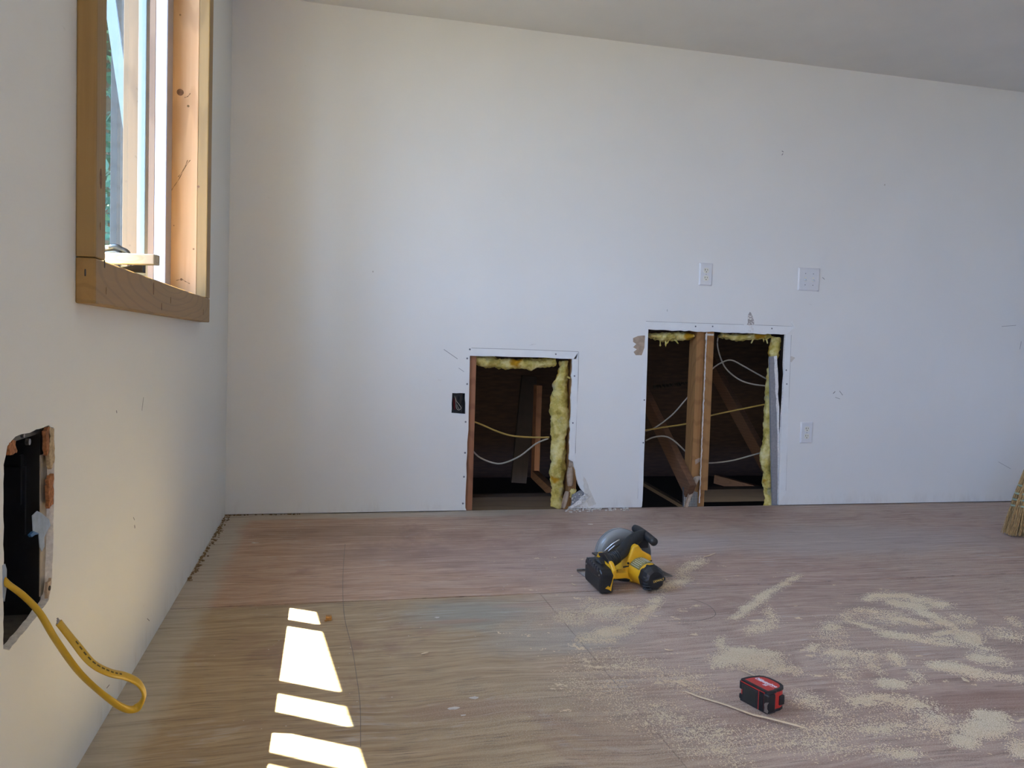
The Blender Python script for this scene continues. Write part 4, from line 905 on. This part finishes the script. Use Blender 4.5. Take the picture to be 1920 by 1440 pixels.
b = MB(); b.sweep([(.020, -.052, .148), (.024, -.052, .15)], .020, n=12); b.box(-.01, .03, -.075, -.03, .11, .145); sp_('grip_neck', b, M_black, bevel=.006)
b = MB(); b.sweep(cat_rom([(-.045, -.090, .112), (-.032, -.090, .125), (-.018, -.088, .112)], 5), .007, .010, 8); sp_('trigger', b, M_black, smooth=True)
# battery foot (yellow) and battery pack
b = MB(); b.prism([(-.202, .050), (-.082, .050), (-.076, .060), (-.076, .094), (-.090, .112), (-.130, .118), (-.185, .098), (-.207, .080)], (-.160, 0, 0), (0, 1, 0), (0, 0, 1), (-1, 0, 0), -.003, .012); bf = sp_('battery_foot', b, M_yellow, bevel=.005, seg=3)
b = MB(); b.prism([(-.176, .092), (-.098, .103), (-.092, .110), (-.130, .1205), (-.172, .106)], (-.160, 0, 0), (0, 1, 0), (0, 0, 1), (-1, 0, 0), -.004, .0135); sp_('foot_inlay', b, M_black, bf, bevel=.003)
b = MB(); b.box(-.148, -.085, -.150, -.10, .032, .052); sp_('side_cheek', b, M_yellow, bevel=.004)
b = MB(); b.prism([(-.203, .004), (-.082, .016), (-.074, .026), (-.074, .082), (-.086, .096), (-.190, .081), (-.205, .070)], (-.212, 0, 0), (0, 1, 0), (0, 0, 1), (1, 0, 0), 0, .046); bt = sp_('battery_pack', b, M_black, bevel=.006, seg=3)
b = MB()
for i in range(6):
    y = -.180+i*.016; b.prism([(y, .070+i*.0022), (y+.009, .071+i*.0022), (y+.009, .086+i*.0022), (y, .085+i*.0022)], (-.2125, 0, 0), (0, 1, 0), (0, 0, 1), (1, 0, 0), -.0016, .004)
sp_('battery_ribs', b, M_ribs, bt, bevel=.0012)
b = MB(); b.prism([(-.196, .012), (-.086, .022), (-.086, .060), (-.196, .052)], (-.212, 0, 0), (0, 1, 0), (0, 0, 1), (1, 0, 0), -.0012, .002); sp_('battery_panel', b, M_rubber, bt, bevel=.0015)
for y, z in ((-.19, .063), (-.09, .074)): b = MB(); b.cyl((-.2142, y, z), (-.210, y, z), .0032, n=10); sp_('battery_screw', b, M_steel, bt)
b = MB(); b.prism([(-.196, .022), (-.186, .030), (-.180, .024), (-.174, .040), (-.168, .062), (-.172, .040), (-.176, .012), (-.184, .018)], (0, -.2055, 0), (1, 0, 0), (0, 0, 1), (0, 1, 0), -.001, .004); sp_('side_decal', b, M_yellow, bt)
b = MB(); b.prism([(-.235, 0), (-.175, .006), (-.175, .016), (-.230, .012)], (0, .0, .082), (1, 0, 0), (0, .5, .86), (0, .86, -.5), 0, .02)
b = MB(); b.box(-.155, -.125, -.05, -.005, .082, .088); sp_('hex_key', b, M_black, bevel=.002)
b = MB(); b.sweep(cat_rom([(-.12, -.12, .05), (-.10, -.11, .022), (-.06, -.10, .012), (-.03, -.09, .010)], 5), .007, .014, 10); sp_('dust_nozzle', b, M_rubber, smooth=True)

# ------------------------------------------------------------------ tape measure lying on its side
q0, q1 = FL(1391, 1313), FL(1437, 1338)
ang = math.atan2(q1.y-q0.y, q1.x-q0.x); tm_l = (q1-q0).length
tm = empty('tape_measure', (q0.x, q0.y, 0), 'red and black tape measure lying on its side among the sawdust', 'tape measure', rotz=ang)
# local: x along the flat black front, y back towards the round side, z up
HT = .050; LT = tm_l
def dshape(g=0, back=.064):
    o = [(-.002-g, -.002-g), (LT+g, -.002-g), (LT+.004+g, .004), (LT+.004+g, .022)]
    for i in range(9):
        a = math.radians(-10+i*20); cc_ = math.copysign(abs(math.cos(a))**.75, math.cos(a)); o.append((LT/2+(LT/2+.002+g)*cc_, .030+(back-.030+g)*math.sin(a)**.7 if math.sin(a) > 0 else .026))
    o += [(-.004-g, .022), (-.004-g, .004)]
    return o
b = MB(); b.prism(dshape(), (0, 0, 0), (1, 0, 0), (0, 1, 0), (0, 0, 1), .004, HT-.003); sp = b.build('case', M_red, tm, bevel=.006, seg=3)
b = MB(); b.prism(dshape(-.004), (0, 0, 0), (1, 0, 0), (0, 1, 0), (0, 0, 1), HT-.004, HT-.0005); b.build('logo_face', M_red, tm, bevel=.0015)
for zz in (0, HT-.006):
    b = MB(); o_ = dshape(.0012); i_ = dshape(-.006); k_ = len(o_)
    b.add([(x, y, zz) for x, y in o_]+[(x, y, zz+.0062) for x, y in o_]+[(x, y, zz+.0062) for x, y in i_]+[(x, y, zz) for x, y in i_],
          [(j+k_*a, (j+1) % k_+k_*a, (j+1) % k_+k_*((a+1) % 4), j+k_*((a+1) % 4)) for j in range(k_) for a in range(4)])
    b.build('rubber_rim', M_rubber, tm, bevel=.001)
b = MB(); b.box(.004, LT-.020, -.0055, -.001, .003, HT-.007); b.box(-.006, .004, -.004, .006, .004, .016); b.box(-.006, .004, -.004, .006, .027, HT-.004); b.build('belt_side', M_rubber, tm, bevel=.0018)
b = MB(); b.box(.010, LT-.026, -.0062, -.0045, .007, HT-.012); b.build('belt_clip', plain('clip_black', (.02, .025, .024), .3), tm, bevel=.001)
b = MB()
for x_ in (LT-.0185, LT-.0145, LT-.0105): b.box(x_, x_+.0022, -.0062, -.001, .002, HT-.005)
b.build('ridges', M_rubber, tm, bevel=.0008)
b = MB(); b.box(LT-.0205, LT-.0190, -.006, -.001, .002, HT-.005); b.box(-.002, LT-.004, -.0045, -.0035, HT-.0052, HT-.0035); b.build('red_line', M_red, tm)
b = MB(); b.box(LT-.008, LT+.0075, -.0045, .020, .001, HT-.006); b.build('mouth', M_black, tm, bevel=.004, seg=3)
b = MB(); b.prism([(-.004, .005), (.006, .005), (.0075, .010), (.004, .014), (.004, .022), (.008, .030), (-.001, .026), (-.0045, .022), (-.003, .014)], (LT+.002, -.0048, 0), (1, -.0, 0), (0, 0, 1), (0, -1, 0), 0, .0012)
b.build('hook', M_steel, tm)
b = MB(); b.box(LT-.008, LT+.0042, .036, .052, .012, HT-.016); b.build('lock_button', M_black, tm, bevel=.002)
text('brand_script', 'Milwaukee', .0135, M_whiteprint, tm, (LT*.50, .036, HT+.0001), (1, .05, 0), (-.05, 1, 0), .35)
text('length_mark', '25', .010, M_whiteprint, tm, (LT*.62, .022, HT+.0001), (1, .05, 0), (-.05, 1, 0), .2)
b = MB(); b.prism([(LT*.14, .028), (LT*.34, .0305), (LT*.30, .033), (LT*.44, .031), (LT*.9, .0285), (LT*.44, .0290), (LT*.40, .0305), (LT*.36, .0285)], (0, 0, HT-.0003), (1, 0, 0), (0, 1, 0), (0, 0, 1), 0, .0006); b.build('logo_stroke', M_whiteprint, tm)

# wood slivers and chips on the floor
def sliver(name, l, wd, label, z=.002, tip=.3):
    P_ = [FL(x, y, z+dz) for x, y, dz in l]; n_ = len(P_); b = MB()
    b.sweep(P_, [wd*(tip if i in (0, n_-1) else 1) for i in range(n_)], [.0013]*n_, 6, side=(.3, 1, 0)); return tag(b.build(name, M_strip, None, P_[0]), label, 'wood sliver')
sliver('wood_sliver', [(1284, 1296, .001), (1310, 1306, .001), (1360, 1321, .002), (1412, 1340, .003), (1440, 1346, .004), (1490, 1359, .008), (1511, 1365, .012)], .0038, 'long pale wood sliver on the floor in front of the tape measure', tip=.6)
b = MB(); a = FL(1511, 1365, .014); b.sweep([a, Vector((a.x+.004, a.y-.006, .001))], [.0012, .001], n=6); o = b.build('bent_tip', M_strip, None); ch = bpy.data.objects['wood_sliver']; o.data.transform(Matrix.Translation(-ch.location)); o.parent = ch
sliver('wood_sliver', [(1390, 1256, .001), (1408, 1264, .002), (1426, 1272, .003)], .0016, 'thin pale wood sliver sticking out behind the tape measure', tip=.7)
sliver('wood_sliver', [(1320, 1044, .001), (1331, 1041, .002), (1341, 1037, .004)], .003, 'small tan wood sliver on the floor right of the saw')
sliver('wood_chip', [(1072, 1094, .001), (1078, 1097, .002), (1081, 1097, .004)], .003, 'tiny brown chip on the floor left of the saw battery')
sliver('wood_chip', [(1803, 1270, .002), (1810, 1275, .003), (1817, 1278, .003)], .006, 'pale wood chip lying at the lower edge of the swept sawdust')
sliver('wood_chip', [(790, 1226, .001), (797, 1224, .004), (803, 1223, .002)], .004, 'small curled shaving on the bare plywood in the middle foreground')
sliver('wood_chip', [(1246, 1217, .001), (1254, 1219, .002), (1262, 1219, .001)], .0025, 'thin tan chip on the floor left of the sawdust behind the tape measure')
q = FL(616, 1163); b = MB(); b.box(q.x-.008, q.x+.009, q.y-.007, q.y+.010, .0005, .013); b.box(q.x-.012, q.x-.004, q.y-.011, q.y-.004, .0005, .004)
tag(b.build('wood_block_chip', plain('orange_chip', (.42, .20, .05), .6, 0, .25, 200), None, q, bevel=.002), 'small orange brown crumb at the edge of the topmost sun patch', 'chip')
b = MB(); gr = random.Random(12)
for i in range(220):
    s_ = gr.random(); y = 3.71-s_*1.0; x = -L+.004+abs(gr.gauss(0, .008))*(1.6-s_)
    if i % 4 == 0: y = 3.722-abs(gr.gauss(0, .006)); x = -L+gr.random()**2*.35
    r = gr.uniform(.002, .007); a = gr.uniform(0, 3)
    b.prism([(math.cos(a+k_)*r*gr.uniform(.4, 1), math.sin(a+k_)*r*gr.uniform(.4, 1)) for k_ in (0, 1.3, 2.5, 3.8, 5)], (x, y, .0003), (1, 0, 0), (0, 1, 0), (0, 0, 1), 0, gr.uniform(.001, .005))
tag(b.build('corner_debris', M_dirt, None, (-.42, 3.6, 0)), 'brown crumbs gathered along the floor edge in the left back corner', 'debris', kind='stuff')
b = MB()
for i in range(90):
    q = FL(gr.uniform(1060, 1180), gr.uniform(952, 958)) if i % 3 else FL(gr.uniform(1060, 1115), gr.uniform(950, 962)); q.y = min(q.y, D-.006); r = gr.uniform(.0015, .005)
    b.box(q.x-r, q.x+r, q.y-r*.8, q.y+r*.8, .0002, r*1.2)
tag(b.build('plaster_crumbs', M_crumb, None, (1.3, 3.7, 0)), 'white plaster crumbs on the floor edge at the right foot of the left opening', 'debris', kind='stuff')

# ------------------------------------------------------------------ broom at the right edge
bp = FL(1953, 1008); br = empty('broom', (bp.x, bp.y, 0), 'straw broom standing bristles down at the right side against the back wall', 'broom')
hp = Vector((.10, .12, .45)); gr = random.Random(3)
ud = Vector((.93, -.36, 0)).normalized(); vd = Vector((.36, .93, 0)).normalized()
b = MB()
for i in range(850):
    u = gr.uniform(-1, 1); v_ = gr.uniform(-1, 1); k_ = .155; tipz = .004+gr.random()**2*.02
    foot = ud*(u*k_)+vd*(v_*.032)+Vector((0, 0, tipz)); mid = hp*.36+ud*(u*.116)+vd*(v_*.030); top = hp*.78+ud*(u*.050)+vd*(v_*.022)
    b.sweep([top, mid, foot+Vector((gr.gauss(0, .004), gr.gauss(0, .004), 0))], [.0024, .0022, .0014], n=4, cap=False)
o = b.build('bristles', M_straw, br, smooth=True, recalc=False); o['kind'] = 'stuff'
for k_, ww in ((.30, .124), (.36, .1165), (.42, .108), (.50, .095)):
    c_ = hp*k_; b = MB(); P_ = [c_+ud*(math.cos(a)*(ww*1.03+.003))+vd*(math.sin(a)*.047) for a in np.linspace(0, 2*math.pi, 40)]
    b.sweep(P_, .0052, .003, 6, side=tuple(hp.normalized())); b.build('stitch_band', M_twine, br, smooth=True)
b = MB(); b.sweep([hp*.70, hp*.8, hp*.95, hp*1.02], [.058, .042, .026, .017], [.028, .024, .02, .016], 14, side=tuple(ud)); b.build('bound_collar', M_twine, br, smooth=True)
b = MB(); b.cyl(hp*.95, hp*3.75, .012, .012, 14); b.build('handle', M_handle, br, smooth=True)

# ------------------------------------------------------------------ sawdust: thin uneven layers and loose grains, by heap
rs_ = np.random.RandomState(5)
def vnoise(x, y, seed):
    def h(i, j): 
        n_ = (i*374761393+j*668265263+seed*144665) & 0x7fffffff; n_ = ((n_ ^ (n_ >> 13))*1274126177) & 0x7fffffff; return (n_ & 0xffff)/65535.
    i, j = np.floor(x).astype(np.int64), np.floor(y).astype(np.int64); fx, fy = x-i, y-j; fx = fx*fx*(3-2*fx); fy = fy*fy*(3-2*fy)
    return (h(i, j)*(1-fx)+h(i+1, j)*fx)*(1-fy)+(h(i, j+1)*(1-fx)+h(i+1, j+1)*fx)*fy
def fbm(x, y, f, o=5, seed=1):
    s_ = 0; a = .5
    for k_ in range(o): s_ = s_+a*vnoise(x*f+17*k_, y*f+31*k_, seed+k_); f *= 2.05; a *= .55
    return s_
def strokes_field(strokes, X_, Y_):
    F = np.zeros_like(X_)
    for x0, y0, x1, y1, hw, s_ in strokes:
        a, e = FL(x0, y0), FL(x1, y1); mx_, my_ = (x0+x1)/2, (y0+y1)/2; ln = math.hypot(x1-x0, y1-y0) or 1
        nx, ny = -(y1-y0)/ln, (x1-x0)/ln
        if ny < 0: nx, ny = -nx, -ny
        c_ = (a+e)/2; u = (e-a)/2*1.12; v_ = FL(mx_+nx*hw, my_+ny*hw)-FL(mx_, my_)
        det = u.x*v_.y-u.y*v_.x; dx, dy = X_-c_.x, Y_-c_.y
        s2 = (dx*v_.y-dy*v_.x)/det; t2 = (u.x*dy-u.y*dx)/det
        r = np.sqrt(np.maximum(np.abs(s2)-.55, 0)**2/.2+t2**2); F = np.maximum(F, s_*np.clip(1.35-r, 0, 1))
    return F
HEAPS = [
 ('swept fan of pale sawdust on the right of the floor, beyond the tape measure', .004, 9000,
  [(1622, 1121, 1691, 1116, 7, .8), (1676, 1118, 1779, 1136, 8, .85), (1706, 1136, 1792, 1177, 8, 1.2), (1665, 1127, 1740, 1144, 8, .9), (1579, 1160, 1626, 1142, 7, .7), (1622, 1144, 1736, 1173, 6, .9), (1579, 1161, 1676, 1190, 4, .75),
   (1650, 1187, 1804, 1209, 7, 1.0), (1792, 1192, 1837, 1202, 12, 1.15), (1738, 1192, 1794, 1181, 4, .7), (1785, 1158, 1826, 1168, 10, .6), (1822, 1215, 1869, 1222, 6, .8), (1888, 1160, 1920, 1177, 6, .75), (1600, 1150, 1700, 1160, 12, .55), (1850, 1180, 1920, 1200, 10, .55)]),
 ('lower band of sawdust on the right, below the swept fan', .0035, 5500,
  [(1744, 1243, 1852, 1269, 9, 1.1), (1819, 1230, 1886, 1245, 8, .95), (1852, 1268, 1925, 1277, 6, .75), (1622, 1235, 1650, 1263, 6, .6), (1665, 1226, 1691, 1245, 9, .65), (1650, 1282, 1695, 1286, 9, .9), (1710, 1260, 1728, 1280, 6, .6), (1560, 1225, 1640, 1232, 8, .45)]),
 ('sawdust patch just behind the red tape measure', .003, 6000,
  [(1354, 1194, 1352, 1225, 5, .85), (1346, 1237, 1461, 1241, 15, .9), (1358, 1222, 1453, 1230, 10, .9), (1440, 1262, 1472, 1252, 6, .9), (1521, 1214, 1536, 1216, 8, .9), (1475, 1252, 1500, 1262, 8, .5), (1400, 1185, 1450, 1170, 10, .4)]),
 ('narrow diagonal streak of sawdust between the saw and the swept fan', .003, 2500, [(1378, 1158, 1440, 1112, 6, 1.0), (1430, 1118, 1496, 1081, 4, .7), (1440, 1140, 1458, 1165, 6, .45)]),
 ('sawdust scattered in front of the circular saw', .0028, 7000,
  [(1123, 1191, 1182, 1179, 10, .95), (1179, 1178, 1240, 1118, 6, .75), (1095, 1137, 1193, 1158, 18, .55), (1047, 1150, 1096, 1165, 12, .5), (1086, 1197, 1151, 1197, 9, .75), (1230, 1105, 1290, 1085, 8, .5), (1270, 1075, 1320, 1050, 9, .4)]),
 ('small mound of sawdust near the bottom right corner of the floor', .007, 5000,
  [(1812, 1364, 1890, 1370, 17, 1.25), (1785, 1388, 1822, 1392, 12, .9), (1900, 1400, 1925, 1410, 14, .9), (1830, 1340, 1880, 1346, 10, .6), (1730, 1350, 1780, 1358, 12, .5)]),
 ('loose sawdust spread thinly over the right foreground', .0022, 9000,
  [(1488, 1301, 1587, 1348, 14, .55), (1587, 1310, 1760, 1330, 16, .5), (1635, 1404, 1722, 1419, 12, .6), (1400, 1380, 1600, 1400, 25, .4), (1130, 1230, 1330, 1290, 22, .38), (1500, 1360, 1800, 1370, 20, .42), (1200, 1330, 1400, 1420, 40, .33), (1060, 1250, 1200, 1330, 40, .3), (1550, 1170, 1600, 1280, 25, .4)])]
for lab, amp, ng, st_ in HEAPS:
    ng = int(ng*1.9)
    pxs = [FL(a, c_) for s_ in st_ for a, c_ in ((s_[0], s_[1]-s_[4]*2), (s_[2], s_[3]-s_[4]*2), (s_[0], s_[1]+s_[4]*2), (s_[2], s_[3]+s_[4]*2))]
    xa, xb = min(p.x for p in pxs)-.05, max(p.x for p in pxs)+.05; ya, yb_ = min(p.y for p in pxs)-.03, max(p.y for p in pxs)+.03
    h = .0034; gx, gy = np.meshgrid(np.arange(xa, xb, h), np.arange(ya, yb_, h))
    wx = gx+.03*(fbm(gx, gy, 12, 3, 40)-.5); wy = gy+.03*(fbm(gx, gy, 12, 3, 60)-.5)
    F = strokes_field(st_, wx, wy); nz = fbm(gx*.55, gy*1.25, 30, 5, 3)/.97
    Z_ = (F-.34)*1.0-(nz-.42)*2.3-.04; Zc = np.clip(Z_, -1, .8)*amp*.55+(rs_.rand(*gx.shape)-.5)*.0009
    keep = (Zc[:-1, :-1] > .0002)+(Zc[1:, :-1] > .0002)*1+(Zc[:-1, 1:] > .0002)+(Zc[1:, 1:] > .0002) > 1
    ii, jj = np.nonzero(keep); ncol = gx.shape[1]; used = np.unique(np.concatenate([ii*ncol+jj, ii*ncol+jj+1, (ii+1)*ncol+jj, (ii+1)*ncol+jj+1]))
    mp = -np.ones(gx.size, int); mp[used] = np.arange(len(used))
    V = np.stack([gx.ravel()[used], gy.ravel()[used], np.maximum(Zc.ravel()[used], -.0006)], 1)
    Fq = np.stack([mp[ii*ncol+jj], mp[ii*ncol+jj+1], mp[(ii+1)*ncol+jj+1], mp[(ii+1)*ncol+jj]], 1)
    # loose grains, thrown where the layer is, thinning outwards
    pr = np.clip(F, 0, 1)**1.2+.02*(F > 0); pr = (pr*np.clip(1.5-nz*1.6, .05, 1)).ravel(); pr /= pr.sum()
    idx = rs_.choice(gx.size, ng, p=pr); cx = gx.ravel()[idx]+rs_.normal(0, .010, ng); cy = gy.ravel()[idx]+rs_.normal(0, .006, ng)
    sz = rs_.uniform(.0006, .0017, ng); zz = np.maximum(Zc.ravel()[idx], 0)*.6
    tet = np.array([(-1, -.6, 0), (1, -.5, 0), (.1, 1, 0), (0, 0, 1.1)]); an = rs_.uniform(0, 6.28, ng); ca, sa = np.cos(an), np.sin(an); el = rs_.uniform(.8, 1.9, ng)
    G = np.zeros((ng, 4, 3)); tx_, ty_ = tet[:, 0][None]*el[:, None], tet[:, 1][None]
    G[:, :, 0] = cx[:, None]+sz[:, None]*(tx_*ca[:, None]-ty_*sa[:, None]); G[:, :, 1] = cy[:, None]+sz[:, None]*(tx_*sa[:, None]+ty_*ca[:, None]); G[:, :, 2] = zz[:, None]+sz[:, None]*tet[:, 2][None]+.0002
    base = len(V); V = np.concatenate([V, G.reshape(-1, 3)]); o4 = base+4*np.arange(ng)[:, None]
    T3 = np.concatenate([o4+np.array([[0, 1, 3]]), o4+np.array([[1, 2, 3]]), o4+np.array([[2, 0, 3]])])
    ctr = Vector((float(V[:, 0].mean()), float(V[:, 1].mean()), 0))
    me = bpy.data.meshes.new('sawdust'); me.from_pydata((V-np.array(ctr)).tolist(), [], Fq.tolist()+T3.tolist()); me.materials.append(M_saw)
    o = bpy.data.objects.new('sawdust', me); col.objects.link(o); o.location = ctr; tag(o, lab, 'sawdust', 'sawdust on the floor', 'stuff')
